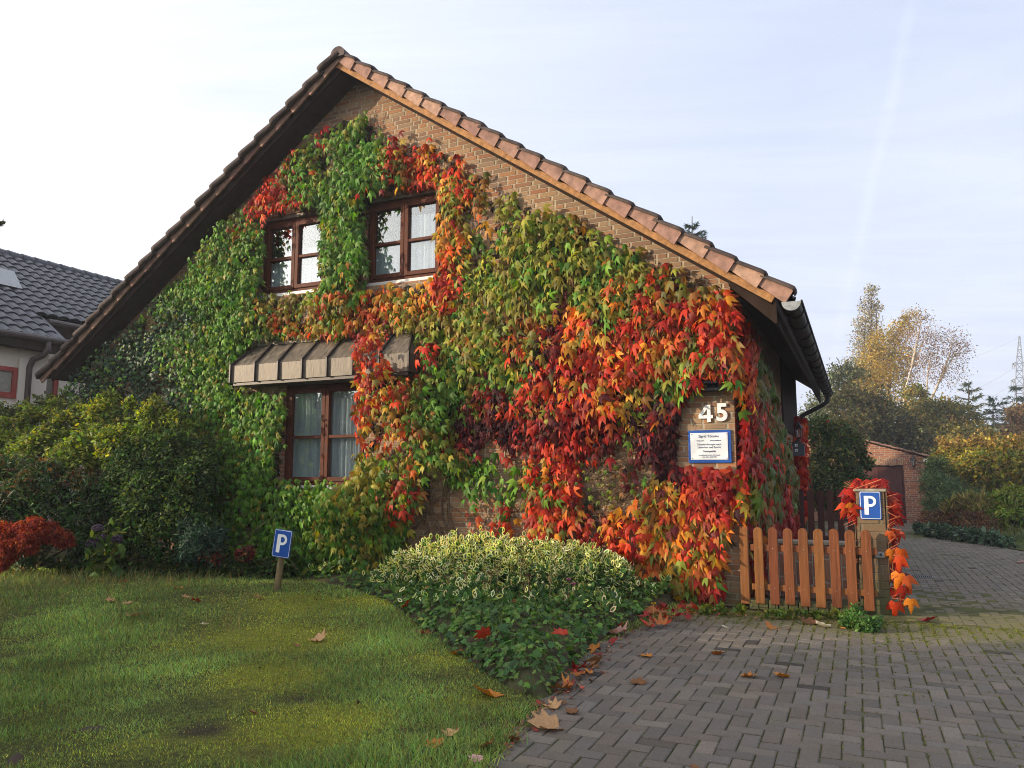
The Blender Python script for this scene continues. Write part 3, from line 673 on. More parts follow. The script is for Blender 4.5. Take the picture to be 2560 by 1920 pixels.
# windows
def window(w, shut, curt):
    u0, u1, z0, z1 = w['u0'], w['u1'], w['z0'], w['z1'] - shut; va, vb = .075, .145; fw = .055; um = (u0 + u1) / 2; zs = z0 + .05
    f = MB(); f.box(u0, u0 + fw, va, vb, zs, z1); f.box(u1 - fw, u1, va, vb, zs, z1)
    f.box(u0 + fw, u1 - fw, va, vb, zs, zs + fw); f.box(u0 + fw, u1 - fw, va, vb, z1 - fw, z1)
    o = f.build('window', M_FRAME, house, bevel=.006)
    zm = zs + (z1 - zs) * .475
    for a, b in ((u0 + fw + .002, um - .003), (um + .003, u1 - fw - .002)):
        q = MB(); c, d = zs + fw + .002, z1 - fw - .002; s_ = .062; v0, v1 = va - .022, vb - .02
        q.box(a, a + s_, v0, v1, c, d); q.box(b - s_, b, v0, v1, c, d); q.box(a + s_, b - s_, v0, v1, c, c + s_); q.box(a + s_, b - s_, v0, v1, d - s_, d)
        q.box(a + s_, b - s_, v0 + .008, v1, zm - .022, zm + .022)
        sash = q.build('sash', M_FRAME, o, bevel=.005)
    p = MB(); p.box(u0 + fw + .03, um - .03, vb - .045, vb - .039, zs + fw + .03, z1 - fw - .03); p.box(um + .03, u1 - fw - .03, vb - .045, vb - .039, zs + fw + .03, z1 - fw - .03)
    p.build('pane', M_GLASS, o)
    box('sill', (u0 + .02, u1 - .02, .02, .15, z0 + .004, zs - .002), M_SILL, o)
    box('shutter_box', (u0 + .003, u1 - .003, .015, .15, z1 + .002, z1 + shut - .003), M_AWN, o)
    for c0, c1, zc in curt:
        m = MB(); n = 90; a, b = u0 + (u1 - u0) * c0, u0 + (u1 - u0) * c1; vs = []
        for i in range(n + 1):
            x = a + (b - a) * i / n; y = .17 + .022 * math.sin(i * .9 + math.sin(i * .23) * 2) + .01 * math.sin(i * .37)
            vs += [(x, y, zs - .02), (x, y, zs + (z1 - zs) * zc)]
        m.add(vs, [(2 * i, 2 * i + 2, 2 * i + 3, 2 * i + 1) for i in range(n)]); m.build('curtain', M_CURT, o, smooth=True)
    r = MB().box(u0 - .1, u1 + .1,   .21, 1.6, z0 - .1, z1 + .1); r.f.pop(2); r.build('room', M_INT, o)
window(WINS[0], .06, [(0, .48, .46), (.5, 1, .8)]); window(WINS[1], .06, [(0, .48, .46), (.5, 1, .6)]); window(WINS[2], .06, [(0, .47, 1.), (.49, 1, 1.)])
box('window_apron', (-6.52, -5.0, -.03, .07, 1.08, 1.215), M_FRAME, house, bevel=.006)
# metal awning with standing seams
aw = MB(); tl, tr_, fl_, fr_ = -7.02, -4.27, -7.20, -4.09; w_ = .35
T = [(tl, -.005, 3.37), (tr_, -.005, 3.37), (fr_, -w_, 3.03), (fl_, -w_, 3.03), (fl_, -w_, 2.78), (fr_, -w_, 2.78), (fl_, -.005, 2.78), (fr_, -.005, 2.78), (fl_, -.005, 3.03), (fr_, -.005, 3.03)]
aw.add(T, [(3, 2, 1, 0), (4, 5, 2, 3), (6, 4, 3, 8), (8, 3, 0), (5, 7, 9, 2), (2, 9, 1), (4, 6, 7, 5)])
awn = aw.build('awning', M_AWN, house)
box('wall_flashing', (tl - .04, tr_ + .04, -.03, -.002, 3.365, 3.42), M_AWN, awn)
for k in range(8):
    sm = MB(); ut = tl + (tr_ - tl) * (k / 7 if k else 0); uf = fl_ + .003 if k == 0 else (fr_ - .003 if k == 7 else ut)
    if k not in (0, 7): ut = uf = tl + (tr_ - tl) * (.105 + (k - 1) * .158)
    hw = .011
    path = [(ut, 3.37, -.005), (uf, 3.03, -w_), (uf, 2.78, -w_)]; off = [(0, .035), (-.030, .02), (-.032, 0)]
    vs = []
    for (u_, z_, v_), (dv_, dz_) in zip(path, off):
        vs += [(u_ - hw, v_ + .002, z_), (u_ + hw, v_ + .002, z_), (u_ + hw, v_ + dv_ - .004, z_ + dz_), (u_ - hw, v_ + dv_ - .004, z_ + dz_)]
    sm.add(vs, [(i * 4 + a, i * 4 + (a + 1) % 4, i * 4 + 4 + (a + 1) % 4, i * 4 + 4 + a) for i in range(2) for a in range(4)] + [(3, 2, 1, 0), (8, 9, 10, 11)])
    sm.build('seam', M_SEAM, awn)
box('awning_edge', (fl_ + .03, fr_ - .03, -w_ + .02, -.02, 2.735, 2.775), M_SEAM, awn)

# ------------------------------------------------------------------ things on the house wall
hnum = thing('house_number', 'large white numerals 45 on the brick beside the corner', 'house number', (-.25, -.01, 2.03))
d4 = MB().box(-.302, -.262, -.027, -.009, 2.018, 2.215).box(-.398, -.3025, -.0255, -.009, 2.060, 2.098).box(-.2615, -.238, -.0255, -.009, 2.060, 2.098)
d4.prism([(-.398, 2.0985), (-.352, 2.0985), (-.3025, 2.168), (-.3025, 2.2148), (-.316, 2.2148)], lambda p: (p[0], -.0255, p[1]), lambda p: (p[0], -.009, p[1])); d4.build('digit', M_WHITE, hnum)
for ch, u_ in (('5', -.135),):
    text_on('digit', ch, .275, Matrix.Translation((u_, -.018, 2.115)), M_WHITE, hnum, bold=.008, extr=.009)
pl_ = thing('name_plate', 'white practice name plate on a blue board below the house number', 'sign', (-.28, -.01, 1.55))
box('blue_board', (-.525, -.045, -.022, -.004, 1.555, 1.925), M_BLUE, pl_, bevel=.003)
box('white_plate', (-.497, -.080, -.030, -.024, 1.59, 1.895), M_SIGNW, pl_, bevel=.002)
for txt, sz, z_, u_, b_ in (('Sigrid Tönnies', .040, 1.855, -.29, .0006), ('Hebamme', .020, 1.806, -.385, .0003), ('Heilpraktikerin', .020, 1.806, -.215, .0003), ('Schmerztherapie nach', .030, 1.763, -.288, .0003),
                   ('Liebscher und Bracht', .030, 1.730, -.288, .0003), ('Osteopathie', .029, 1.685, -.288, .0008), ('www.liebscher-bracht-oldenburg.de', .0165, 1.642, -.288, .0002), ('Tel.: 0441 - 38 00 293', .0175, 1.620, -.288, .0003)):
    text_on('lettering', txt, sz, Matrix.Translation((u_, -.0315, z_)), M_TXT, pl_, bold=b_, extr=.0008)
for u_, z_ in ((-.482, 1.88), (-.095, 1.88), (-.482, 1.605), (-.095, 1.605)):
    MB().tube([(u_, -.030, z_), (u_, -.035, z_)], .006, 8).build('screw', M_STEEL, pl_)
wl = thing('wall_lamp', 'flat dark slatted wall lamp above the house number', 'lamp', (-.22, 0, 2.45))
box('lamp_cover', (-.335, -.165, -.13, -.004, 2.452, 2.482), M_GREYBOX, wl, bevel=.006); box('lamp_base', (-.33, -.10, -.11, -.004, 2.365, 2.40), M_IRON, wl, bevel=.006); box('lamp_glass', (-.29, -.17, -.07, -.004, 2.402, 2.45), M_INT, wl)
def lantern(name, label, base, sc=1.0, frame=HM, arm=(-.2, 0)):
    t = thing(name, label, 'lantern', base, frame=frame); x, y, z = base
    q = lambda a, b, c: (x + a * sc, y + b * sc, z + c * sc)
    m = MB()
    for r0, z0, r1, z1 in ((.03, .0, .06, .03), (.06, .03, .08, .22), (.10, .22, .02, .32), (.02, .32, .01, .37)):
        a = [(x + r0 * sc * math.cos(k * math.pi / 3), y + r0 * sc * math.sin(k * math.pi / 3), z + z0 * sc) for k in range(6)] + [(x + r1 * sc * math.cos(k * math.pi / 3), y + r1 * sc * math.sin(k * math.pi / 3), z + z1 * sc) for k in range(6)]
        if z0 != .03: m.add(a, [(k, (k + 1) % 6, 6 + (k + 1) % 6, 6 + k) for k in range(6)] + [(5, 4, 3, 2, 1, 0), (6, 7, 8, 9, 10, 11)])
    for k in range(6):
        c, s_ = math.cos(k * math.pi / 3), math.sin(k * math.pi / 3); m.tube([(x + .06 * c * sc, y + .06 * s_ * sc, z + .03 * sc), (x + .08 * c * sc, y + .08 * s_ * sc, z + .22 * sc)], .007 * sc, 4)
    m.build('lantern_body', M_IRON, t, frame)
    MB().tube([q(0, 0, .035), q(0, 0, .215)], [.05 * sc, .068 * sc], 6).build('lantern_glass', M_GLASS, t, frame)
    MB().tube([q(0, 0, 0), q(arm[0] * .3, arm[1] * .3, -.09), q(arm[0], arm[1], -.06)], .012 * sc, 6).build('lantern_arm', M_IRON, t, frame); return t
lantern('wall_lantern', 'black coach lantern on the shaded side wall above the birdhouse', (.17, 7.6, 2.14), 1.0)
bh = thing('birdhouse', 'small slate blue birdhouse with white windows on the side wall', 'birdhouse', (.16, 7.45, 1.8))
hb = MB(); poly = [(.045, 1.80), (.275, 1.80), (.275, 2.0), (.16, 2.10), (.045, 2.0)]
hb.prism(poly, lambda p: (p[0], 7.36, p[1]), lambda p: (p[0], 7.56, p[1])); hb.build('birdhouse_body', M_GREYBOX, bh)
rb = MB()
for a, b in (((.16, 2.115), (.03, 2.0)), ((.16, 2.115), (.29, 2.0))): rb.prism([a, b, (b[0], b[1] + .02), (a[0], a[1] + .02)], lambda p: (p[0], 7.33, p[1]), lambda p: (p[0], 7.59, p[1]))
rb.build('birdhouse_roof', M_IRON, bh)
for z_ in (1.88, 1.98): 
    wq = MB(); [wq.box(.10 + i * .03, .122 + i * .03, 7.352, 7.358, z_ + j * .03, z_ + .022 + j * .03) for i in (0, 1) for j in (0, 1)]; wq.build('birdhouse_window', M_WHITE, bh)

# ------------------------------------------------------------------ gate, pillar, kerb, back fence
gate = thing('picket_gate', 'orange brown round topped picket gate between the house and the brick pillar', 'gate', (.65, -.06, .04))
def picket(w, z0, z1, v0, v1, x):
    p = [(x - w / 2, z0), (x + w / 2, z0)] + [(x + w / 2 * math.cos(t), z1 - w / 2 + w / 2 * math.sin(t)) for t in np.linspace(0, math.pi, 11)]
    return MB().prism(p, lambda q: (q[0], v0, q[1]), lambda q: (q[0], v1, q[1]))
for k in range(8):
    x = .215 + k * .152; o = picket(.096, .045 + (.01 if k in (2, 5) else 0), .855 + [0, .004, -.003, .002, 0, .005, -.002, .003][k], -.10, -.078, x).build('picket', M_GATE, gate, bevel=.004)
    for z_ in (.218, .635): MB().tube([(x + .004 * math.sin(k * 5 + z_ * 9), -.1005, z_), (x + .004 * math.sin(k * 5 + z_ * 9), -.1025, z_)], .005, 6).build('screw', M_STEEL, o)
box('rail', (.13, 1.38, -.076, -.045, .60, .67), M_GATE, gate, bevel=.004); box('rail', (.13, 1.36, -.076, -.045, .185, .25), M_GATE, gate, bevel=.004)
box('gate_post', (.012, .105, -.085, -.004, .03, .86), M_GATE, gate, bevel=.006)
box('latch_plate', (1.355, 1.445, -.012, .012, .575, .632), M_ZINC, gate); MB().tube([(1.41, -.03, .605), (1.41, -.008, .605)], .014, 8).build('latch_bolt', M_IRON, gate)
pil = thing('brick_pillar', 'tan brick gate pillar with creeper on its top', 'pillar', (1.34, .16, 0))
box('shaft', (1.205, 1.475, .018, .29, -.02, 1.245), BRP, pil, bevel=.006); box('cap', (1.185, 1.495, -.002, .31, 1.245, 1.275), M_STONE, pil, bevel=.008)
def parking_sign(name, label, M, w, h):
    t = thing(name, label, 'sign'); t.matrix_world = HM @ M
    def rr(x0, x1, z0, z1, r):
        return [(cx_ + r * math.cos(a), cz + r * math.sin(a)) for cx_, cz, a0 in ((x1 - r, z1 - r, 0), (x0 + r, z1 - r, 90), (x0 + r, z0 + r, 180), (x1 - r, z0 + r, 270)) for a in [math.radians(a0 + k * 22.5) for k in range(5)]]
    def plate(x0, x1, z0, z1, r, v0, v1, n, m): return MB().prism(rr(x0, x1, z0, z1, r)[::-1], lambda p: (p[0], v0, p[1]), lambda p: (p[0], v1, p[1])).build(n, m, t)
    a, b = w / 2, h / 2
    plate(-a, a, -b, b, .02, -.006, .004, 'sign_backing', M_BLUE); plate(-a + .007, a - .007, -b + .007, b - .007, .016, -.009, -.0065, 'white_border', M_WHITE)
    plate(-a + .013, a - .013, -b + .013, b - .013, .011, -.012, -.0095, 'blue_field', M_BLUE)
    bold = MB(); H_ = h * .66; W_ = w * .56; st = W_ * .36; x0 = -W_ / 2; zt = H_ / 2
    bold.prism([(x0, -H_ / 2), (x0 + st, -H_ / 2), (x0 + st, zt), (x0, zt)][::1], lambda p: (p[0], -.016, p[1]), lambda p: (p[0], -.0125, p[1]))
    R1 = H_ * .29; R0 = R1 - st * .62; cz = zt - R1; xr = x0 + W_ - R1
    out = [(x0 + st, zt)] + [(xr + R1 * math.sin(a), cz + R1 * math.cos(a)) for a in np.linspace(0, math.pi, 17)] + [(x0 + st, zt - 2 * R1)]
    inn = [(x0 + st, cz + R0)] + [(xr + R0 * math.sin(a), cz + R0 * math.cos(a)) for a in np.linspace(0, math.pi, 17)] + [(x0 + st, cz - R0)]
    k = len(out); ov = [(p[0], -.016, p[1]) for p in out] + [(p[0], -.016, p[1]) for p in inn] + [(p[0], -.0125, p[1]) for p in out] + [(p[0], -.0125, p[1]) for p in inn]
    bold.add(ov, [(i, k + i, k + i + 1, i + 1) for i in range(k - 1)] + [(i, i + 1, 2 * k + i + 1, 2 * k + i) for i in range(k - 1)] + [(k + i + 1, k + i, 3 * k + i, 3 * k + i + 1) for i in range(k - 1)])
    bold.build('letter_p', M_WHITE, t); return t
parking_sign('parking_sign', 'blue parking sign with white P screwed to the brick pillar', Matrix.Translation((1.338, .010, 1.105)), .205, .292)
# sign on a leaning stake in the lawn
sg = gnd(597, 1278); sgh = toH(sg)
stake = thing('sign_post', 'short leaning round wooden stake carrying a parking sign in the lawn', 'post', tuple(sgh))
lean = Matrix.Translation(sgh) @ Matrix.Rotation(math.radians(5.5), 4, 'Y') @ Matrix.Rotation(math.radians(-3), 4, 'X')
m = MB(); m.tube([(0, 0, -.1), (.003, 0, .2), (0, 0, .44), (0, 0, .62)], [.042, .040, .038, .037], 12); m.v = [tuple(lean @ Vector(p)) for p in m.v]; m.build('stake', M_POST, stake, smooth=True)
parking_sign('parking_sign', 'blue parking sign with white P on the leaning lawn stake', lean @ Matrix.Translation((.022, -.044, .585)) @ Matrix.Rotation(math.radians(8), 4, 'Z'), .245, .335)
kb = thing('brick_kerb', 'low mossy brick kerb under the picket gate', 'kerb', (.7, .02, 0))
rk = random.Random(4); x = .1
while x < 1.18:
    w = .10; box('kerb_brick', (x, x + w - .008, -.075 + rk.uniform(-.006, .006), .09, -.02, .085 + rk.uniform(-.008, .006)), BRP, kb, bevel=.006); x += w
pw = thing('planter_wall', 'dark low brick wall behind the picket gate with a pale coping', 'wall', (.7, 1.0, 0))
box('brickwork', (.12, 1.19, .95, 1.15, -.02, .60), BRV, pw); box('coping', (.1, 1.2, .93, 1.17, .602, .64), M_STONE, pw, bevel=.005)
bf = thing('back_fence', 'dark brown picket fence crossing the yard behind the gate', 'fence', (.7, 6.2, 0))
for k in range(9): picket(.11, .06, 1.16, 6.16, 6.185, .08 + k * .165).build('picket', M_FENCE, bf)
for z_ in (.25, .95): box('rail', (0, 1.55, 6.187, 6.225, z_, z_ + .08), M_FENCE, bf)
M_DKST = mat('dark_steel', (.16, .16, .165), .6, .4, metal=.3, var=.3)
dg = thing('drain_grate', 'slotted steel drain grate let into the driveway', 'drain grate', tuple(toH(gnd(1982, 1246))))
gx, gy, _ = toH(gnd(1982, 1246))
fr = MB(); fr.box(gx - .19, gx + .19, gy - .11, gy - .102, 0, .012); fr.box(gx - .19, gx + .19, gy + .102, gy + .11, 0, .012); fr.box(gx - .19, gx - .182, gy - .102, gy + .102, 0, .012); fr.box(gx + .182, gx + .19, gy - .102, gy + .102, 0, .012); fr.build('grate_frame', M_DKST, dg)
gb = MB()
for k in range(14): gb.box(gx - .178 + k * .026, gx - .170 + k * .026, gy - .101, gy + .101, .006, .0115)
gb.build('grate_bars', M_DKST, dg); box('grate_pit', (gx - .181, gx + .181, gy - .101, gy + .101, -.01, .004), M_INT, dg)

# ------------------------------------------------------------------ garage
gar = thing('garage', 'small brick garage with brown ribbed door at the end of the driveway', 'garage', (1.2, 17, 0))
GV = 17.0; GL, GRt = -1.6, 3.03
def gz(u): return 1.97 - .298 * (u - 3.03) 
gm = MB(); du0, du1, dz1 = .05, 2.46, 1.71
gm.prism([(GL, -.02), (du0, -.02), (du0, gz(du0)), (GL, gz(GL))], lambda p: (p[0], GV, p[1]), lambda p: (p[0], GV + 6, p[1]))
gm.prism([(du1, -.02), (GRt, -.02), (GRt, gz(GRt) - .03), (du1, gz(du1) - .03)], lambda p: (p[0], GV, p[1]), lambda p: (p[0], GV + 6, p[1]))
gm.prism([(du0, dz1), (du1, dz1), (du1, gz(du1) - .03), (du0, gz(du0) - .03)], lambda p: (p[0], GV + .001, p[1]), lambda p: (p[0], GV + .25, p[1]))
gm.build('wall', BRG, gar)
box('lintel', (du0 - .1, du1 + .0, GV - .006, GV + .05, dz1 + .003, dz1 + .235), BRV, gar)
box('door_frame', (du1 - .035, du1 - .002, GV + .02, GV + .1, 0, dz1 - .002), M_DOOR, gar)
dm = MB()
for k in range(22):
    a = du0 + k * .1075; dm.box(a, a + .095, GV + .10, GV + .13, .02, dz1 - .05)
dm.box(du0, du1 - .04, GV + .115, GV + .14, 0, dz1 - .01); dm.build('door', M_DOOR, gar)
gt = None
for k in range(16):
    u1 = 3.16 - k * .325; u0 = u1 - .345
    q = MB().prism([(u0, gz(u0) + .01), (u1, gz(u1) + .02), (u1 - .01, gz(u1) + .075), (u0, gz(u0) + .05)], lambda p: (p[0], GV - .12, p[1]), lambda p: (p[0], GV + .12, p[1])); q.build('verge_tile', M_TILE, gar, bevel=.012)
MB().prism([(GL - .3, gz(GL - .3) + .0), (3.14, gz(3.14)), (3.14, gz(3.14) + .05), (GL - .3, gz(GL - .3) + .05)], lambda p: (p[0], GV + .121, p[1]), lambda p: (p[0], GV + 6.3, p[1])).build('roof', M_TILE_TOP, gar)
box('eave_corbel', (2.99, 3.12, GV - .03, GV + .2, 1.80, 1.90), M_CREAM, gar)
lantern('wall_lantern', 'black coach lantern on the garage front beside its door', (2.73, GV - .12, 1.66), .95, arm=(0, .12))

# ------------------------------------------------------------------ neighbour's house on the left
nb = thing('white_house', 'cream rendered neighbour house with dark glazed tile roof and red windows', 'house', (-17, 5, 0))
EU, EZ, NU, NZ = -15.0, 4.42, -19.0, 7.2
def nz_(u): return EZ + (NZ - EZ) * (EU - u) / (EU - NU)
box('wall', (-22.5, -15.25, -4.4, 2.25, -.02, 4.38), M_CREAM, nb); box('rear_wall', (-22.4, -16.2, 2.252, 14, -.02, 4.95), M_CREAM, nb)
rt = MB(); SLn = math.hypot(EU - NU, NZ - EZ)
def npt(s, h, v):
    A = math.atan2(NZ - EZ, EU - NU); return (EU - s * math.cos(A) + h * math.sin(A), v, EZ + s * math.sin(A) + h * math.cos(A))
nrow, row = 15, SLn / 15
for r in range(nrow):
    v0, v1 = (-4.6, 2.55) if r < 4 else (-4.6, 14.2); n = int((v1 - v0) / .28); prof = []
    for k in range(n): 
        a = v0 + k * .28; prof += [(a, .0), (a + .06, .035), (a + .13, .052), (a + .2, .035), (a + .26, .004)]
    vs = [npt(r * row - .03, h + .035, v) for v, h in prof] + [npt((r + 1) * row + .01, h, v) for v, h in prof] + [npt(r * row - .03, h - .005, v) for v, h in prof]; q = len(prof)
    rt.add(vs, [(k, k + 1, q + k + 1, q + k) for k in range(q - 1)] + [(2 * q + k, 2 * q + k + 1, k + 1, k) for k in range(q - 1)])
rt.add([npt(SLn, 0, -4.6), npt(SLn, 0, 14.2), (-23, 14.2, EZ), (-23, -4.6, EZ)], [(0, 1, 2, 3)])
rt.add([npt(0, -.02, -4.6), npt(0, -.02, 2.55), npt(4 * row, -.02, 2.55), npt(4 * row, -.02, 14.2), npt(SLn, -.02, 14.2), npt(SLn, -.02, -4.6)], [tuple(range(6))])
rt.build('roof', M_ROOFN, nb)
rd = MB()
for k in range(51):
    v = -4.6 + k * .365; ring = [[(NU + r_ * math.cos(t), vv_, NZ - .02 + r_ * math.sin(t)) for t in np.linspace(-.3, math.pi + .3, 9)] for vv_, r_ in ((v, .15), (v + .39, .13))]
    rd.add(ring[0] + ring[1], [(i, i + 9, i + 10, i + 1) for i in range(8)])
rd.build('ridge_cap', M_ROOFN, nb)
box('eave_box', (-15.3, -14.98, -4.5, 2.5, 4.14, 4.38), M_WOOD_DK, nb); box('rear_eave_box', (-16.25, -15.95, 2.56, 14, 4.70, 4.95), M_WOOD_DK, nb)
MB().tube([(-14.92, -4.5, 4.38), (-14.92, 2.6, 4.38)], .075, 10).build('gutter', M_PIPE, nb); MB().tube([(-15.88, 2.6, 4.98), (-15.88, 14, 4.98)], .075, 10).build('gutter', M_PIPE, nb)
def npipe(v): MB().tube([(-14.92, v, 4.34), (-14.93, v, 4.15), (-15.0, v - .06, 4.02), (-15.12, v - .18, 3.92), (-15.17, v - .22, 3.75), (-15.17, v - .22, .2)], .065, 10).build('downpipe', M_PIPE, nb, smooth=True)
npipe(2.0)
def nwin(u, v0, v1, z0, z1):
    f = MB(); f.box(u - .02, u + .05, v0, v0 + .10, z0, z1); f.box(u - .02, u + .05, v1 - .10, v1, z0, z1); f.box(u - .02, u + .05, v0 + .1, v1 - .1, z0, z0 + .12); f.box(u - .02, u + .05, v0 + .1, v1 - .1, z1 - .1, z1)
    o = f.build('window', M_RED, nb, bevel=.008); box('pane', (u + .0, u + .012, v0 + .1, v1 - .1, z0 + .12, z1 - .1), M_GLASS, o); box('room', (u - .5, u - .03, v0, v1, z0, z1), M_INT, o)
    for a, b, c, d in ((v0 - .2, v0 - .002, z0 - .1, z1 + .2), (v1 + .002, v1 + .2, z0 - .1, z1 + .2)): box('surround', (u - .04, u + .075, a, b, c, d), M_CREAM, o)
    box('sill', (u - .04, u + .14, v0 - .2, v1 + .2, z0 - .24, z0 - .102), M_CREAM, o)
def uwin(px, uu):
    r = ray(px, 780); P0 = C0 + UD * uu; t = (P0 @ UD) / (r[:2] @ UD); return float(toH(np.array([0, 0, EYE]) + r * t)[1])
nwin(-15.25, uwin(-60, -15.25), uwin(38, -15.25), 3.05, 3.72)
nwin(-16.2, uwin(82, -16.2), uwin(126, -16.2), 2.78, 4.15)
sv = npt(SLn * .62, .06, uwin(0, -17.6)); sk = MB()
sk.add([npt(SLn * .50, .09, -1.2), npt(SLn * .50, .09, uwin(22, -17.2)), npt(SLn * .72, .09, uwin(6, -18)), npt(SLn * .72, .09, -1.2)], [(0, 1, 2, 3)]); sk.build('skylight', M_ZINC, nb)

# ------------------------------------------------------------------ creeper on the house
PAL = dict(
 G=[(.085, .19, .018), (.12, .24, .025), (.06, .14, .018), (.17, .29, .03), (.10, .20, .02)],
 Y=[(.27, .27, .03), (.19, .23, .025), (.29, .23, .03), (.14, .20, .025), (.23, .19, .03)],
 U=[(.21, .12, .025), (.17, .14, .03), (.27, .11, .02), (.14, .13, .03), (.31, .13, .025)],
 O=[(.56, .15, .015), (.52, .09, .012), (.58, .26, .03), (.50, .20, .02), (.42, .26, .03)],
 R=[(.52, .030, .014), (.44, .020, .013), (.56, .055, .015), (.28, .015, .013), (.42, .07, .018)],
 C=[(.30, .010, .016), (.22, .008, .014), (.38, .016, .018), (.28, .03, .02)],
 P=[(.050, .009, .013), (.085, .012, .018), (.032, .008, .010), (.12, .016, .016)],
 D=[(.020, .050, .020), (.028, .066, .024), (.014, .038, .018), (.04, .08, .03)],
 K=[(.58, .13, .015), (.55, .09, .012)],
 S=[(.11, .13, .035), (.16, .12, .03), (.20, .09, .03), (.09, .14, .03)])
WARM = {'R', 'O', 'C', 'U'}
# cover: (polygon, density)
COVER = [
 ([(652, 300), (690, 286), (745, 258), (790, 252), (808, 270), (802, 300), (852, 302), (866, 330), (872, 400), (800, 412), (790, 440), (788, 625), (760, 650), (672, 640), (676, 470), (640, 458), (590, 466), (560, 470), (545, 440), (575, 400), (610, 370)], 1.0),
 ([(862, 330), (885, 318), (905, 305), (960, 322), (990, 350), (1000, 385), (1040, 380), (1062, 405), (1062, 430), (1000, 640), (940, 640), (945, 420), (940, 402), (868, 402)], 1.0),
 ([(560, 470), (566, 640), (540, 660), (460, 640), (400, 640), (410, 590), (450, 545), (470, 500), (520, 450)], 1.0),
 ([(410, 590), (460, 560), (560, 560), (560, 640), (600, 640), (560, 740), (505, 790), (500, 860), (470, 1000), (300, 1000), (130, 860), (165, 800), (225, 735), (300, 700), (340, 640)], 1.1),
 ([(540, 645), (600, 650), (672, 630), (790, 628), (945, 608), (1000, 600), (1000, 735), (920, 735), (910, 722), (760, 730), (735, 722), (570, 728), (545, 690)], .95),
 ([(940, 500), (1062, 430), (1105, 428), (1160, 462), (1232, 478), (1290, 515), (1312, 548), (1370, 545), (1440, 578), (1500, 600), (1560, 640), (1605, 672), (1640, 760), (1640, 850), (1500, 860), (1440, 880), (1330, 860), (1160, 860), (1000, 850), (930, 820), (930, 600)], .92),
 ([(752, 712), (800, 698), (852, 712), (840, 760), (835, 800), (800, 838), (765, 830), (752, 770)], 1.2),
 ([(860, 770), (940, 735), (1010, 760), (1010, 990), (960, 1010), (930, 960), (930, 1060), (880, 1075), (760, 1080), (752, 1000), (800, 960), (762, 900), (770, 835), (835, 805)], 1.05),
 ([(440, 860), (500, 822), (610, 835), (612, 900), (600, 1045), (760, 1048), (870, 1050), (880, 1100), (860, 1190), (800, 1215), (700, 1230), (560, 1225), (450, 1150)], 1.15),
 ([(1010, 850), (1330, 850), (1490, 850), (1492, 920), (1470, 965), (1400, 965), (1330, 930), (1290, 950), (1170, 945), (1000, 930)], .85),
 ([(970, 985), (1150, 975), (1160, 1040), (1080, 1065), (1010, 1055)], .17),
 ([(1160, 990), (1240, 985), (1225, 1060), (1270, 1085), (1360, 1105), (1380, 1140), (1330, 1145), (1170, 1140), (1150, 1090)], .95),
 ([(1400, 1060), (1450, 1020), (1600, 1010), (1602, 1110), (1570, 1180), (1560, 1262), (1510, 1262), (1430, 1262), (1440, 1215), (1370, 1180), (1390, 1110)], 1.1),
 ([(1180, 1000), (1490, 1000), (1500, 1030), (1400, 1060), (1300, 1060)], .24),
 ([(1000, 1090), (1150, 1090), (1150, 1180), (990, 1170)], .14),
 ([(780, 1180), (870, 1120), (880, 1200), (790, 1230)], .5),
]
HOLE = [[(568, 462), (690, 442), (690, 628), (568, 634)], [(792, 422), (948, 402), (944, 598), (792, 616)], [(620, 842), (764, 832), (760, 1038), (612, 1042)],
        [(498, 790), (552, 736), (760, 730), (768, 850), (610, 850), (498, 836)], [(838, 718), (905, 716), (905, 735), (870, 790), (840, 800)],
        [(1480, 850), (1590, 838), (1592, 1012), (1462, 1012), (1462, 900)], [(1512, 816), (1572, 816), (1572, 850), (1512, 850)], [(870, 402), (945, 385), (945, 410), (860, 425)]]
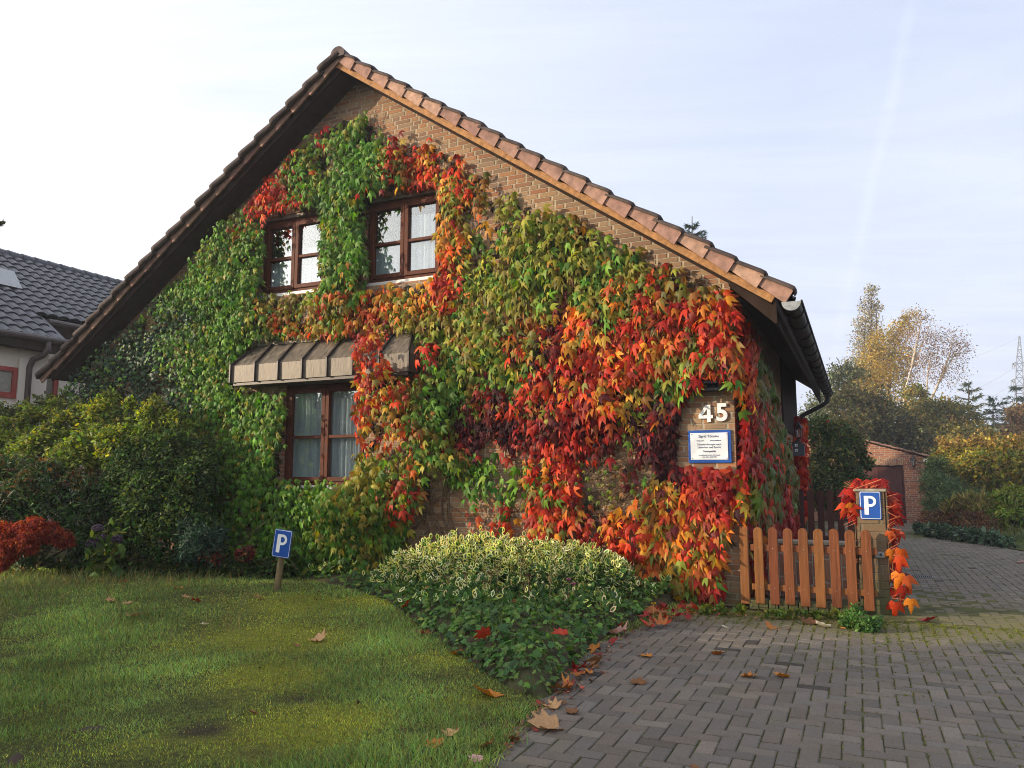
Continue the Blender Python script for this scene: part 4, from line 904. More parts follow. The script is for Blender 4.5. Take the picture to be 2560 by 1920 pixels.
# colour zones: (x, y, rx, ry, palette, weight)
ZONES = [
 (745, 340, 120, 110, 'G', 1), (740, 500, 60, 160, 'G', 1), (600, 400, 45, 60, 'R', 1.3), (686, 305, 24, 18, 'R', 1.3), (680, 350, 20, 14, 'O', 1.2), (925, 360, 68, 42, 'R', 1.6), (968, 520, 28, 95, 'O', 1.1), (972, 570, 30, 45, 'R', 1.2), (965, 420, 40, 40, 'O', 1.2),
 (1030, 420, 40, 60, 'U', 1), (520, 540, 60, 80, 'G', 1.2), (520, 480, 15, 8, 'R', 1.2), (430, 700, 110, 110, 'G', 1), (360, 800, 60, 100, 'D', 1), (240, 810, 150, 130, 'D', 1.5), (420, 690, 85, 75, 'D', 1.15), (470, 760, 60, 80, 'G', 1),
 (750, 590, 40, 35, 'O', .9), (740, 640, 60, 25, 'O', 1), (640, 655, 100, 28, 'Y', 1.1), (640, 705, 75, 16, 'O', 1.2), (850, 650, 90, 40, 'O', .95), (900, 690, 90, 40, 'Y', 1),
 (800, 765, 50, 70, 'R', 1.8), (815, 800, 30, 30, 'O', 1.2), (880, 830, 60, 40, 'U', .8), (950, 850, 50, 70, 'G', 1), (850, 920, 70, 70, 'O', .8), (900, 930, 40, 60, 'U', .9), (830, 1010, 80, 60, 'Y', 1), (890, 1045, 36, 14, 'R', 1.2), (960, 940, 40, 50, 'Y', .9),
 (530, 930, 90, 110, 'G', 1.2), (640, 1130, 160, 90, 'G', 1.2), (840, 1200, 40, 30, 'U', 1.2), (780, 1130, 60, 50, 'Y', .8),
 (1020, 560, 60, 110, 'Y', 1), (1120, 490, 80, 60, 'Y', 1.2), (1200, 560, 110, 80, 'Y', 1), (1040, 700, 70, 100, 'Y', .9), (1140, 700, 80, 70, 'U', .7), (1100, 780, 70, 60, 'G', .75), (1290, 590, 80, 60, 'Y', 1), (1380, 605, 60, 40, 'U', .9),
 (1240, 640, 34, 14, 'P', 1), (1190, 730, 28, 44, 'P', 1), (1280, 680, 60, 50, 'O', .9), (1350, 700, 90, 60, 'R', 1.0), (1420, 640, 60, 40, 'U', 1), (1500, 670, 80, 50, 'R', 1.05), (1560, 710, 60, 60, 'R', 1.2), (1430, 760, 70, 50, 'U', .9), (1330, 770, 70, 45, 'R', 1), (1340, 800, 50, 30, 'O', .9),
 (1480, 750, 60, 40, 'Y', .75), (1150, 850, 44, 56, 'R', 1.25), (1200, 800, 40, 40, 'R', 1), (1480, 815, 90, 26, 'G', .9), (1400, 830, 50, 20, 'Y', 1), (1520, 800, 26, 26, 'R', 1.2), (1360, 855, 60, 14, 'O', 1.2), (1500, 855, 60, 18, 'R', 1.1),
 (1070, 920, 80, 60, 'P', 1.3), (1230, 950, 70, 50, 'C', 1.1), (1180, 890, 60, 30, 'P', .9), (1260, 890, 50, 35, 'C', 1.2), (1200, 905, 36, 12, 'Y', 1.3), (1430, 930, 70, 70, 'P', 1.6), (1380, 890, 40, 30, 'C', .9), (1230, 990, 70, 20, 'C', 1),
 (1060, 1030, 110, 60, 'G', 1.2), (1340, 1030, 120, 26, 'S', 1), (1200, 1030, 50, 50, 'R', 1.3), (1230, 1110, 80, 50, 'R', 1.2), (1300, 1150, 80, 34, 'R', 1.1), (1210, 1150, 60, 26, 'O', .9), (1060, 1130, 80, 50, 'R', 1),
 (1530, 1050, 70, 36, 'C', 1.2), (1480, 1055, 44, 34, 'R', 1.1), (1420, 1045, 30, 30, 'O', .9), (1500, 1130, 90, 46, 'O', 1.25), (1450, 1180, 60, 40, 'O', 1), (1510, 1200, 60, 34, 'Y', .8), (1480, 1280, 90, 34, 'R', 1.3), (1560, 1260, 40, 50, 'R', 1.0), (1560, 1160, 40, 40, 'O', 1)]
ZA = np.array([z[:4] + (z[5],) for z in ZONES]); ZP = np.array([z[4] for z in ZONES])
zn = Fbm(21, 3); bulge = Fbm(31, 3); fine = Fbm(41, 4)
def zone_of(px, py, rng):
    qx = px + 22 * zn(px / 90, py / 90) + rng.normal(0, 13, len(px)); qy = py + 22 * zn(py / 90 + 9, px / 90) + rng.normal(0, 13, len(px))
    d = np.sqrt(((qx[:, None] - ZA[:, 0]) / ZA[:, 2]) ** 2 + ((qy[:, None] - ZA[:, 1]) / ZA[:, 3]) ** 2) / ZA[:, 4]
    return ZP[d.argmin(1)]
def cover_of(px, py):
    d = np.zeros(len(px))
    for poly, k in COVER: d = np.where(inpoly(px, py, poly), np.maximum(d, k), d)
    for h in HOLE: d = np.where(inpoly(px, py, h), 0, d)
    return d
rng = np.random.default_rng(77)
NS = 18500
su = rng.uniform(-11.2, .05, NS); sz = rng.uniform(.12, 7.2, NS)
q = toD(fromH(np.stack([su, np.full(NS, -.1), sz], -1))); px, py = q[:, 0], q[:, 1]
den = cover_of(px + 9 * fine(su * 5, sz * 5), py + 9 * fine(sz * 5, su * 5))
gap = np.clip(.78 + .72 * fine(su * 2.2 + 4, sz * 2.2), 0, 1)            # thin spots where wall shows
keep = rng.random(NS) < den * np.where(den > .5, gap, 1.0) * .50
su, sz, px, py = su[keep], sz[keep], px[keep], py[keep]; NS = len(su)
zone = zone_of(px, py, rng)
near = np.clip((su + 8) / 8, 0, 1)
per = 9
length = (.30 + .22 * rng.random(NS)) * np.where(zone == 'P', 1.1, 1)
bul = .03 + .10 * np.clip(bulge(su * 1.1, sz * 1.1) + .4, 0, 2) + .13 * np.clip(fine(su * 2.4 + 7, sz * 2.0) + .25, 0, 1.5) + .05 * rng.random(NS)
thick = inpoly(px, py, COVER[0][0]) | inpoly(px, py, COVER[8][0]) | inpoly(px, py, COVER[3][0]) | inpoly(px, py, COVER[2][0])
bul = bul + np.where(thick, .09, 0) + np.where(inpoly(px, py, [(752, 745), (960, 745), (960, 1080), (752, 1080)]), .24, 0)
onawn = (su > -7.2) & (su < -4.1) & (sz > 2.7) & (sz < 3.45)
bul = bul + np.where(onawn, .06 + .35 * np.clip((3.4 - sz) / .35, 0, 1), 0)
lat = rng.normal(0, .28, NS)
k = np.tile(np.arange(per), NS); i = np.repeat(np.arange(NS), per); s = (k + .5) / per
side = np.where(k % 2 == 0, 1, -1)
lu = su[i] + lat[i] * length[i] * s + side * (.03 + .045 * rng.random(len(i))); lz = sz[i] + .12 - length[i] * s + rng.normal(0, .02, len(i))
lv = -(.03 + bul[i] * np.sin(np.clip(.35 + s * 1.6, 0, 2.2)) * (.65 + .6 * rng.random(len(i))))
P = np.stack([lu, lv, lz], -1)
n = len(P)
nv = np.stack([rng.normal(0, .55, n) + .22 * side, -np.ones(n) * .8, .60 + rng.normal(0, .45, n)], -1)
tv = np.stack([side * (.25 + .35 * rng.random(n)) + rng.normal(0, .22, n), -.34 + rng.normal(0, .30, n), -.85 + rng.normal(0, .28, n)], -1)
size = (.072 + .047 * near[i]) * (.55 + .75 * rng.random(n)); zi = zone[i]
size *= np.where(zi == 'P', .95, 1) * np.where(zi == 'D', .85, 1) * np.where(zi == 'S', .5, 1) * np.where((px[i] > 1380) & (py[i] > 1010), 1.08, 1)
# keep leaves off windows, number and sign
qq = toD(fromH(P + np.array([0, 0, -.05]))); ok = np.ones(n, bool)
for h in HOLE[:7]: ok &= ~inpoly(qq[:, 0], qq[:, 1], h) | (rng.random(n) < .0)
ok &= lz > .06; ok &= lz < np.where(lu > RU, 7.14 - .69 * (lu - RU), 7.14 + .72 * (lu - RU)); ok &= ~((qq[:, 0] > 1566) & (qq[:, 1] > 1125)); ok &= lu < np.where(lz < .9, -.03, .10)
col = np.zeros((n, 3)); cj = rng.normal(1, .16, NS)[i]
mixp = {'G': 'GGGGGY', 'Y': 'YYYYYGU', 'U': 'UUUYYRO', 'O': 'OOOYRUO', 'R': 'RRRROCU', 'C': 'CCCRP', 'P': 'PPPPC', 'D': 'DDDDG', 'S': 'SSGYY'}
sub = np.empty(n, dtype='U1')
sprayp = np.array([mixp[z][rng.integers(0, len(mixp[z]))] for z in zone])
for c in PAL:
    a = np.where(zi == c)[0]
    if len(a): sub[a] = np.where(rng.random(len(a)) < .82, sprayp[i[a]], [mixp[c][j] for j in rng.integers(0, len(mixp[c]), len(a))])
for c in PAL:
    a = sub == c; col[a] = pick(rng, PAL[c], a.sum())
col = jitter(rng, col * cj[:, None], .14)
Rm = frames(nv, tv)
ivyleaf = zi == 'D'
def vine_part(parent, name, m_, mt=LEAF, tpl=T_IVY3):
    m_ = m_ & ok
    if m_.sum(): scatter(name, tpl, P[m_], Rm[m_], size[m_], col[m_], mt, parent, HM, sx=.85 + .3 * rng.random(m_.sum()))
vine = thing('wall_creeper', 'large creeper covering the gable in green, gold, red and purple leaves', 'climbing plant', (-3.0, -.05, 0))
ivy = thing('wall_ivy', 'dark green ivy under the low left eave of the brick house', 'climbing plant', (-9.0, -.05, 0))
warm = np.isin(sub, list('ROC')); purp = sub == 'P'
vine_part(vine, 'green_foliage', ~warm & ~purp & ~ivyleaf); vine_part(vine, 'red_foliage', warm & ~ivyleaf); vine_part(vine, 'purple_foliage', purp & ~ivyleaf, LEAFD)
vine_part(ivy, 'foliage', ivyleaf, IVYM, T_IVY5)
# old inner leaves and dry leaf stalks close to the wall
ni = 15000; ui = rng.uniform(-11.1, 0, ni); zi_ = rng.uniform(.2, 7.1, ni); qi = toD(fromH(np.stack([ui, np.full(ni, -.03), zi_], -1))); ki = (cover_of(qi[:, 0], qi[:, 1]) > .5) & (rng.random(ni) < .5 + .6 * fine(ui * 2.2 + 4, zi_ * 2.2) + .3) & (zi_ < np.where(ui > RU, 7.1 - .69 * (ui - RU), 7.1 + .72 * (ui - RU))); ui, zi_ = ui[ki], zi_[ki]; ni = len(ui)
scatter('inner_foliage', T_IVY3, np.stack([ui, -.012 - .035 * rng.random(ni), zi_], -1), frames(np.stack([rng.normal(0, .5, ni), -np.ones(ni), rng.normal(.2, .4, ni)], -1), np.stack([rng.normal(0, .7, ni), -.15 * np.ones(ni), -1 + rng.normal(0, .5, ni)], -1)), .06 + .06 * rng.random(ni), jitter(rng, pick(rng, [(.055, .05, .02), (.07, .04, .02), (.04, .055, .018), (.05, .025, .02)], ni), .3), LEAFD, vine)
# bare runners on the brick
rr_ = random.Random(8); st = MB(); iv = MB()
def runner(mb, u, z, ang, n, r, step=.09, v0=-.008, zmax=7, umax=-.02, curl=.22):
    p = [(u, v0 - r, z)]; a = ang
    for _ in range(n):
        a += rr_.gauss(0, curl); u += math.cos(a) * step; z += math.sin(a) * step
        if not (.03 < z < zb(u) - .2 if u < 0 else False) or u > umax: break
        if any(w['u0'] - .02 < u < w['u1'] + .02 and w['z0'] - .1 < z < w['z1'] for w in WINS): break
        p.append((u, v0 - r - abs(rr_.gauss(0, .012)), z))
    if len(p) > 2: mb.tube(p, [r * (1 - .75 * t / len(p)) for t in range(len(p))], 5)
for u_, z_, a_, n_, r_ in [(-3.75, .05, 1.35, 24, .022), (-3.72, .05, 1.7, 26, .018), (-3.8, .05, 1.1, 22, .02), (-3.6, .05, .9, 30, .016), (-3.65, .05, 1.5, 34, .014), (-2.6, .3, .7, 30, .012), (-2.4, .3, .3, 26, .012), (-.35, .1, 2.3, 30, .014), (-.75, 1.45, 1.45, 9, .016), (-.82, 1.40, 1.3, 9, .012), (-4.9, .05, 1.3, 26, .02), (-4.7, .05, 1.6, 20, .015), (-8.6, 1.6, 1.2, 22, .016), (-8.55, 1.6, 1.0, 22, .012)]:
    runner(st, u_, z_, a_, n_, r_)
for _ in range(240):
    runner(st, rr_.uniform(-4.2, -1.3), rr_.uniform(.2, 3.0), rr_.uniform(-.4, 3.5), rr_.randint(6, 20), rr_.uniform(.002, .005), .06, curl=.45)
for _ in range(170):
    runner(st, rr_.uniform(-2.6, -.7), rr_.uniform(1.05, 1.6), 3.14 + rr_.gauss(0, .4), rr_.randint(6, 14), rr_.uniform(.003, .0075), .06, curl=.4)
for u_, z_ in ((-5.4, 6.55), (-5.1, 6.6), (-3.9, 5.75), (-6.2, 6.0), (-3.6, 5.6), (-2.9, 5.1)):
    for _ in range(5): runner(st, u_ + rr_.gauss(0, .15), z_ - .2, 1.57 + rr_.gauss(0, .5), 8, .004, .05, curl=.4)
st.build('stems', M_TWIG, vine)

# creeper on the shaded side wall, seen edge on round the corner
sv_ = thing('side_creeper', 'olive and crimson creeper on the shaded driveway side wall', 'climbing plant', (.1, 3.0, 0))
NS = 1500; yv = rng.uniform(-.05, 6.6, NS) ; zz = rng.uniform(.2, 3.5, NS)
topl = np.interp(yv, [0, .8, 2, 3.5, 5, 6.6], [3.45, 3.2, 2.95, 2.6, 2.1, 1.5]); ok2 = zz < topl
yv, zz = yv[ok2], zz[ok2]; NS = len(yv); per = 7
lowz = zz < 1.15 + .4 * zn(yv * 1.5, zz * 1.5)
zs_ = np.where(yv < .55, np.where(zz > 2.7, 'R', np.where(rng.random(NS) < .7, 'C', 'O')), np.where(lowz, 'C', np.where(rng.random(NS) < .16, 'R', 'S')))
zs_ = np.where((yv < .6) & (zz < 1.5) & (zz > 1.1), 'Y', zs_)
k = np.tile(np.arange(per), NS); i = np.repeat(np.arange(NS), per); s = (k + .5) / per; n = len(i); side = np.where(k % 2 == 0, 1, -1)
Pq = np.stack([.04 + (.05 + .13 * rng.random(NS))[i] * (.6 + .7 * rng.random(n)) * np.sin(.4 + s * 1.6), yv[i] + side * .06 + rng.normal(0, .05, n), zz[i] + .1 - .38 * s], -1)
nv = np.stack([np.ones(n), rng.normal(-.25, .35, n), .5 + rng.normal(0, .3, n)], -1); tv = np.stack([.3 + rng.normal(0, .2, n), side * .35 + rng.normal(0, .25, n), -.85 + rng.normal(0, .2, n)], -1)
colz = np.array([PAL[z][rng.integers(0, len(PAL[z]))] for z in zs_])[i] * rng.normal(1, .15, NS)[i][:, None]
Rq, Sq = frames(nv, tv), .135 * (.65 + .6 * rng.random(n)); wq = np.isin(zs_, list('RCO'))[i]; colz = jitter(rng, colz, .18); okz = (Pq[:, 2] > .08) & ((Pq[:, 1] > .22) | (Pq[:, 2] > 1.0))
scatter('green_foliage', T_IVY3, Pq[~wq & okz], Rq[~wq & okz], Sq[~wq & okz], colz[~wq & okz], LEAF, sv_); scatter('red_foliage', T_IVY3, Pq[wq & okz], Rq[wq & okz], Sq[wq & okz], colz[wq & okz], LEAF, sv_)
def red_column(name, label, u0, u1, v0, v1, zlo, zhi, N, pals, sz_, hang=True, seed=3):
    r = np.random.default_rng(seed); t = thing(name, label, 'climbing plant', ((u0 + u1) / 2, (v0 + v1) / 2, 0))
    Pn = np.stack([r.uniform(u0, u1, N), r.uniform(v0, v1, N), r.uniform(zlo, zhi, N)], -1)
    nv_ = np.stack([r.normal(.2, .5, N), -.8 + r.normal(0, .35, N), .5 + r.normal(0, .3, N)], -1); tv_ = np.stack([r.normal(0, .4, N), -.2 + r.normal(0, .25, N), -.85 + r.normal(0, .2, N)], -1)
    c = np.array([PAL[p][r.integers(0, len(PAL[p]))] for p in r.choice(list(pals), N)])
    scatter('foliage', T_IVY3, Pn, frames(nv_, tv_), sz_ * (.6 + .7 * r.random(N)), jitter(r, c, .2), LEAF, t); return t
pc = red_column('post_creeper', 'crimson creeper climbing the far end of the side wall behind the birdhouse', .05, .22, 8.2, 9.0, .6, 2.65, 320, 'RCCR', .15, seed=5)
pm = MB()
for k in range(5): 
    x = .1 + .05 * k; MB().tube([(x, 8.6, .0), (x + .02, 8.55, .9), (x - .02, 8.6, 1.8)], .012, 5).build('stem', M_TWIG, pc)

# creeper on the pillar
pv = thing('pillar_creeper', 'scarlet creeper hanging over the brick pillar beside the driveway', 'climbing plant', (1.5, .15, 1.27))
r = np.random.default_rng(12); PP, CC, SS, NN, TT = [], [], [], [], []
def addleaf(u, v, z, p, s, nn=None, tt=None):
    PP.append((u, v, z)); CC.append(PAL[p][r.integers(0, len(PAL[p]))]); SS.append(s)
    NN.append(nn if nn is not None else (r.normal(0, .4), -.9, .4 + r.normal(0, .25))); TT.append(tt if tt is not None else (r.normal(0, .3), -.25 + r.normal(0, .15), -.9))
for _ in range(24): addleaf(r.uniform(1.16, 1.52), r.uniform(.02, .3), 1.29 + .09 * r.random(), r.choice(list('CCR')), .07 + .05 * r.random(), (r.normal(0, .5), -.8, .6), (r.normal(0, .8), -.4, -.35))
for _ in range(15): addleaf(1.17 - .06 * r.random(), r.uniform(.0, .25), r.uniform(1.02, 1.30), r.choice(list('RCC')), .10 + .03 * r.random())
addleaf(1.12, -.02, 1.10, 'R', .15); addleaf(1.17, -.04, 1.12, 'O', .11); addleaf(1.10, .0, 1.12, 'R', .13)
for _ in range(44): addleaf(1.495 + .06 * r.random() ** 2 + .07 * r.random(), r.uniform(.02, .28), r.uniform(.08, 1.25), r.choice(list('CCCR')), .06 + .07 * r.random(), (r.normal(0, .6), -.8, .4), (r.normal(0, .5), -.3, -.8))
for u_, z_, p_, s_ in ((1.515, .66, 'K', .125), (1.60, .67, 'K', .14), (1.575, .60, 'R', .15), (1.57, .43, 'K', .165), (1.63, .40, 'R', .155), (1.61, .30, 'R', .14), (1.66, .18, 'K', .13), (1.52, .14, 'R', .16), (1.50, .85, 'R', .1)): addleaf(u_, -.03, z_, p_, s_, (r.normal(.1, .2), -.9, .35), (r.normal(0, .2), -.15, -1))
PP, CC, SS, NN, TT = map(np.array, (PP, CC, SS, NN, TT))
scatter('foliage', T_IVY3, PP, frames(NN, TT), SS, jitter(r, CC, .15), LEAF, pv)
rq_ = random.Random(6)
def petiole(p, r_): MB().tube(p, r_, 4).build('petiole', M_STEMRED, pv)
for _ in range(44):
    z = rq_.uniform(.15, 1.25); u_ = rq_.choice([1.19, 1.49, 1.50]); du = rq_.uniform(.03, .13) * (-1 if u_ < 1.3 else 1)
    petiole([(u_, .0, z), (u_ + du, -.03 + rq_.uniform(-.03, .03), z + rq_.uniform(-.06, .07))], [.0035, .002])
for _ in range(22):
    u_, v_ = rq_.uniform(1.16, 1.5), rq_.uniform(0, .28); a = rq_.uniform(0, 6.28); petiole([(u_, v_, 1.285), (u_ + .1 * math.cos(a), v_ + .06 * math.sin(a), 1.29 + rq_.uniform(.0, .07))], [.004, .0025])
petiole([(1.19, .0, 1.27), (1.45, -.02, 1.37)], .005)
stp = MB()
for _ in range(14): 
    u_, v_ = rq_.choice([1.48, 1.495, 1.19]), rq_.uniform(0, .28); stp.tube([(u_ + rq_.uniform(-.02, .03), v_ - .015, rq_.uniform(0, .4)), (u_ + rq_.uniform(-.01, .03), v_ - .01, .8), (u_, v_, 1.28)], .005, 4)
stp.build('stems', M_TWIG, pv)

# ------------------------------------------------------------------ unseen hedge added left of the frame to shade lawn, wall foot and drive
hd = thing('shade_hedge', 'unseen tall hedge added on the left to shade the lawn and drive', 'hedge', (-15.6, -6.1, 0))
hc = np.array([-15.6, -6.1]); hdir = np.array([.559, -.829]); hs = np.array([-.829, -.559])
def hedge_top(t): return 3.70 + .22 * math.sin(t * 1.9) + .16 * math.sin(t * 4.3 + 1) + (1.0 * min(1, max(0, (t - 5.3) / 1.2)))
ts = np.linspace(1.2, 17, 60); hmb = MB(); vs = []
for t in ts:
    for off, zf in ((-.7, 0), (-.6, .88), (0, .96), (.6, .88), (.7, 0)):
        c = hc + hdir * t + hs * off; vs.append((c[0], c[1], max(-.02, hedge_top(t) * zf)))
hmb.add(vs, [(i * 5 + k, i * 5 + k + 1, i * 5 + k + 6, i * 5 + k + 5) for i in range(59) for k in range(4)] + [(4, 3, 2, 1, 0), (295, 296, 297, 298, 299)])
hmb.build('hedge_core', mat('hedge_inside', (.02, .03, .012), .9, .1, var=.4), hd)
rng = np.random.default_rng(19); n = 9000; t = rng.uniform(1.1, 17.1, n); hh = np.array([hedge_top(x) for x in t]); zz = hh * np.where(rng.random(n) < .4, rng.uniform(.9, 1.06, n), rng.random(n)); oo = rng.choice([-1, 1], n) * np.where(zz > hh * .9, rng.uniform(0, .7, n), .72) + rng.normal(0, .08, n)
Pn = np.concatenate([hc + hdir * t[:, None] + hs * oo[:, None], zz[:, None]], 1)
n2_ = 4200; t2_ = rng.uniform(6.2, 17, n2_); z2_ = np.array([hedge_top(x) for x in t2_]) + 2.4 * rng.random(n2_) ** 1.5  # sparse leaves added above the hedge to dapple the sun on the drive
Pn = np.concatenate([Pn, np.concatenate([hc + hdir * t2_[:, None] + hs * rng.normal(0, .6, (n2_, 1)), z2_[:, None]], 1)]); n = len(Pn)
scatter('foliage', T_OVAL, Pn, frames(rng.standard_normal((n, 3)) + [0, 0, .5], rng.standard_normal((n, 3))), .16 + .08 * rng.random(n), jitter(rng, pick(rng, [(.05, .09, .02), (.07, .12, .025)], n)), LEAFD, hd)

# ------------------------------------------------------------------ shrubs in front of the left half of the house
def plant(name, label, cat, px, py, d=None, group=None):
    b = gnd(px, py); return thing(name, label, cat, tuple(b), group, IM), b
PRIV = [(.19, .24, .033), (.26, .28, .04), (.14, .19, .028), (.31, .28, .05), (.11, .16, .028)]
DKG = [(.045, .085, .02), (.06, .11, .024), (.035, .07, .018), (.085, .12, .028)]
t, b = plant('golden_shrub', 'yellow green small leaved shrub catching the sun under the left eave', 'shrub', 190, 1215)
LB = [(95, 915, 12.3, 30), (150, 925, 12, 34), (225, 902, 11.8, 36), (275, 930, 11.7, 30), (335, 902, 11.5, 34), (385, 925, 11.4, 30), (410, 965, 11.3, 28), (310, 960, 11.3, 36), (200, 960, 11.5, 42), (260, 965, 11.3, 42), (120, 962, 11.8, 42), (30, 948, 12.3, 40), (80, 985, 11.7, 45), (10, 985, 12.0, 45), (170, 1000, 11.5, 50)]
foliage(t, 'foliage', LB, 1250, 20, .064, T_OVAL, PRIV, 101, spread=.14, m=LEAF, shell=.5, up=.8, front=.75)
foliage(t, 'shoots', [(118, 878, 12.1, 14), (60, 890, 12.2, 14), (235, 866, 11.9, 16), (335, 880, 11.5, 16), (280, 876, 11.7, 12), (170, 888, 12, 13)], 150, 16, .058, T_OVAL, PRIV[:4], 102, spread=.3, m=LEAF, up=.8)
stems(t, 'stems', b, [dist(x, y + 20, d) for x, y, d, r in LB], .03, M_BARK, 4)
t, b = plant('evergreen_shrub', 'dark green small leaved evergreen shrub between the golden shrub and the creeper', 'shrub', 370, 1222)
LB = [(300, 1010, 11.2, 58), (372, 985, 11.1, 52), (430, 1030, 10.9, 48), (440, 975, 11.2, 30), (330, 1080, 10.9, 58), (400, 1110, 10.8, 52), (260, 1070, 11.1, 48), (350, 1160, 10.7, 45), (440, 1150, 10.7, 40), (290, 1150, 10.9, 45)]
foliage(t, 'foliage', LB, 1250, 20, .055, T_OVAL, DKG + [(.10, .13, .025)], 103, spread=.14, shell=.55, up=.8, front=.75)
stems(t, 'stems', b, [dist(x, y + 20, d) for x, y, d, r in LB], .025, M_BARK, 5)
t, b = plant('rhododendron', 'broad leaved dark rhododendron with bronze shoots at the left edge', 'shrub', 80, 1225)
LB = [(25, 1035, 11.2, 48), (100, 1045, 11, 48), (170, 1065, 11, 45), (40, 1100, 10.8, 58), (120, 1120, 10.8, 58), (190, 1120, 10.9, 45), (60, 1170, 10.6, 48), (-20, 1120, 10.7, 50), (200, 1175, 10.8, 40)]
foliage(t, 'foliage', LB, 1000, 12, .095, T_LONG, DKG + [(.06, .075, .03)], 104, spread=.15, m=IVYM, shell=.6, up=.9, front=.8)
foliage(t, 'bronze_shoots', LB[:4], 230, 7, .075, T_LONG, [(.20, .06, .03), (.26, .09, .03), (.14, .08, .03), (.16, .13, .04)], 105, spread=.06, m=LEAF, shell=.9, up=.8, front=.9)
stems(t, 'stems', b, [dist(x, y + 20, d) for x, y, d, r in LB], .03, M_BARK, 6)
t, b = plant('background_shrub', 'mid green bush in front of the white neighbour house', 'shrub', 60, 1215)
LB = [(15, 905, 13.4, 30), (60, 905, 13.3, 28), (110, 885, 13.0, 26), (150, 878, 12.8, 26), (85, 868, 13.1, 14), (180, 890, 12.6, 26), (-10, 930, 13.3, 35), (40, 1000, 13.3, 60)]
foliage(t, 'foliage', LB, 520, 18, .055, T_OVAL, [(.08, .12, .025), (.06, .10, .025), (.13, .13, .03), (.10, .10, .03)], 106, spread=.2, front=.7)
stems(t, 'stems', b, [dist(x, y + 15, d) for x, y, d, r in LB], .025, M_BARK, 7)
t, b = plant('red_maple_bush', 'low scarlet cut leaf maple bush at the left edge of the lawn', 'shrub', 55, 1240)
LB = [(10, 1158, 10, 26), (50, 1150, 10, 22), (85, 1138, 10, 18), (110, 1150, 10.05, 20), (135, 1162, 10.1, 16), (15, 1185, 9.9, 24), (60, 1168, 9.9, 22), (0, 1210, 9.9, 20), (150, 1168, 10.1, 9), (70, 1126, 10.1, 10)]
foliage(t, 'foliage', LB, 900, 11, .05, T_THREAD, [(.38, .055, .025), (.30, .035, .025), (.45, .09, .03), (.24, .03, .025)], 107, spread=.13, m=LEAF, shell=.75, up=1.4, outw=.4, droop=.9, ysq=.8)
stems(t, 'stems', b, [dist(x, y, d) for x, y, d, r in LB], .016, M_STALK, 8, .3)
t, b = plant('hydrangea', 'hydrangea with four faded purple flower heads beside the red maple bush', 'plant', 225, 1238)
foliage(t, 'leaves', [(232, 1150, 10.35, 17), (245, 1160, 10.3, 14), (210, 1160, 10.3, 14), (225, 1200, 10.3, 26), (205, 1222, 10.3, 22), (250, 1215, 10.3, 20)], 46, 3, .13, T_OVAL, [(.09, .16, .03), (.13, .20, .04), (.06, .10, .025), (.16, .17, .03)], 108, spread=.2, m=LEAF, shell=.7, up=1)
stems(t, 'stems', b, [dist(x, y, 10.3) for x, y in ((211, 1146), (221, 1167), (198, 1178), (253, 1168), (232, 1140), (258, 1150))], .008, M_STALK, 9)
HEADP = mat('faded_purple', (.075, .045, .075), .85, .2, var=.5, vscale=70, bump=.9, bscale=140)
def dome(mb, c, r, rz, seed, n=60):
    q = random.Random(seed)
    for _ in range(n):
        a = q.uniform(0, 6.283); z = q.uniform(-.5, 1); k = math.sqrt(max(0, 1 - z * z)); p = Vector((c[0] + r * k * math.cos(a), c[1] + r * k * math.sin(a), c[2] + rz * z)); s_ = r * q.uniform(.16, .26)
        mb.add([p + Vector((s_, 0, 0)), p + Vector((0, s_, 0)), p + Vector((-s_, 0, 0)), p + Vector((0, -s_, 0)), p + Vector((0, 0, s_)), p - Vector((0, 0, s_))], [(0, 1, 4), (1, 2, 4), (2, 3, 4), (3, 0, 4), (1, 0, 5), (2, 1, 5), (3, 2, 5), (0, 3, 5)])
for k, (x, y) in enumerate(((211, 1143), (221, 1164), (198, 1176), (253, 1166))):
    mb = MB(); dome(mb, dist(x, y, 10.25), .066, .055, k, 90); mb.build('flower_head', HEADP, t, IM)
t, b = plant('feathery_plant', 'blue green feathery plant in front of the dark evergreen shrub', 'plant', 430, 1235)
foliage(t, 'foliage', [(405, 1140, 10.5, 18), (425, 1165, 10.4, 26), (450, 1185, 10.4, 24), (470, 1160, 10.5, 18), (415, 1195, 10.4, 24)], 240, 14, .075, T_LONG, [(.045, .085, .05), (.06, .10, .06), (.04, .07, .04)], 109, spread=.3, shell=.3, up=.4)
stems(t, 'stems', b, [dist(x, y, 10.4) for x, y in ((405, 1130), (425, 1150), (455, 1165), (472, 1145), (590, 1115))], .006, M_STALK, 10)
for nm, lab, px, lbs, sd in (('red_perennial', 'small dark red perennial clump left of the lawn sign', 440, [(415, 1190, 10.5, 11), (450, 1195, 10.4, 14), (468, 1202, 10.4, 11)], 1), ('red_perennial', 'tiny rust red perennial tuft just left of the lawn sign', 535, [(535, 1192, 10.5, 9), (525, 1200, 10.5, 8)], 2)):
    t, b = plant(nm, lab, 'plant', px, 1240, group='red perennials below the house'); foliage(t, 'foliage', lbs, 70, 8, .06, T_OVAL, [(.22, .03, .025), (.16, .025, .025), (.20, .07, .03), (.07, .08, .03)], 110 + sd, spread=.25, up=.8); stems(t, 'stems', b, [dist(x, y, 10.45) for x, y, d, r in lbs], .006, M_STALK, sd)
rng = np.random.default_rng(71); lw = [(x, 1222 + 6 * math.sin(x * .1), 10.7 - .05 * (x - 130) / 60 * .2, 17 + 5 * math.sin(x * .3)) for x in range(120, 640, 26)]
fo = foliage(None, 'border_planting', lw, 900, 9, .05, T_OVAL, DKG + [(.07, .09, .03), (.12, .08, .03), (.09, .13, .03)], 115, spread=.25, up=.9, zmin=.0); tag(fo, kind='stuff')

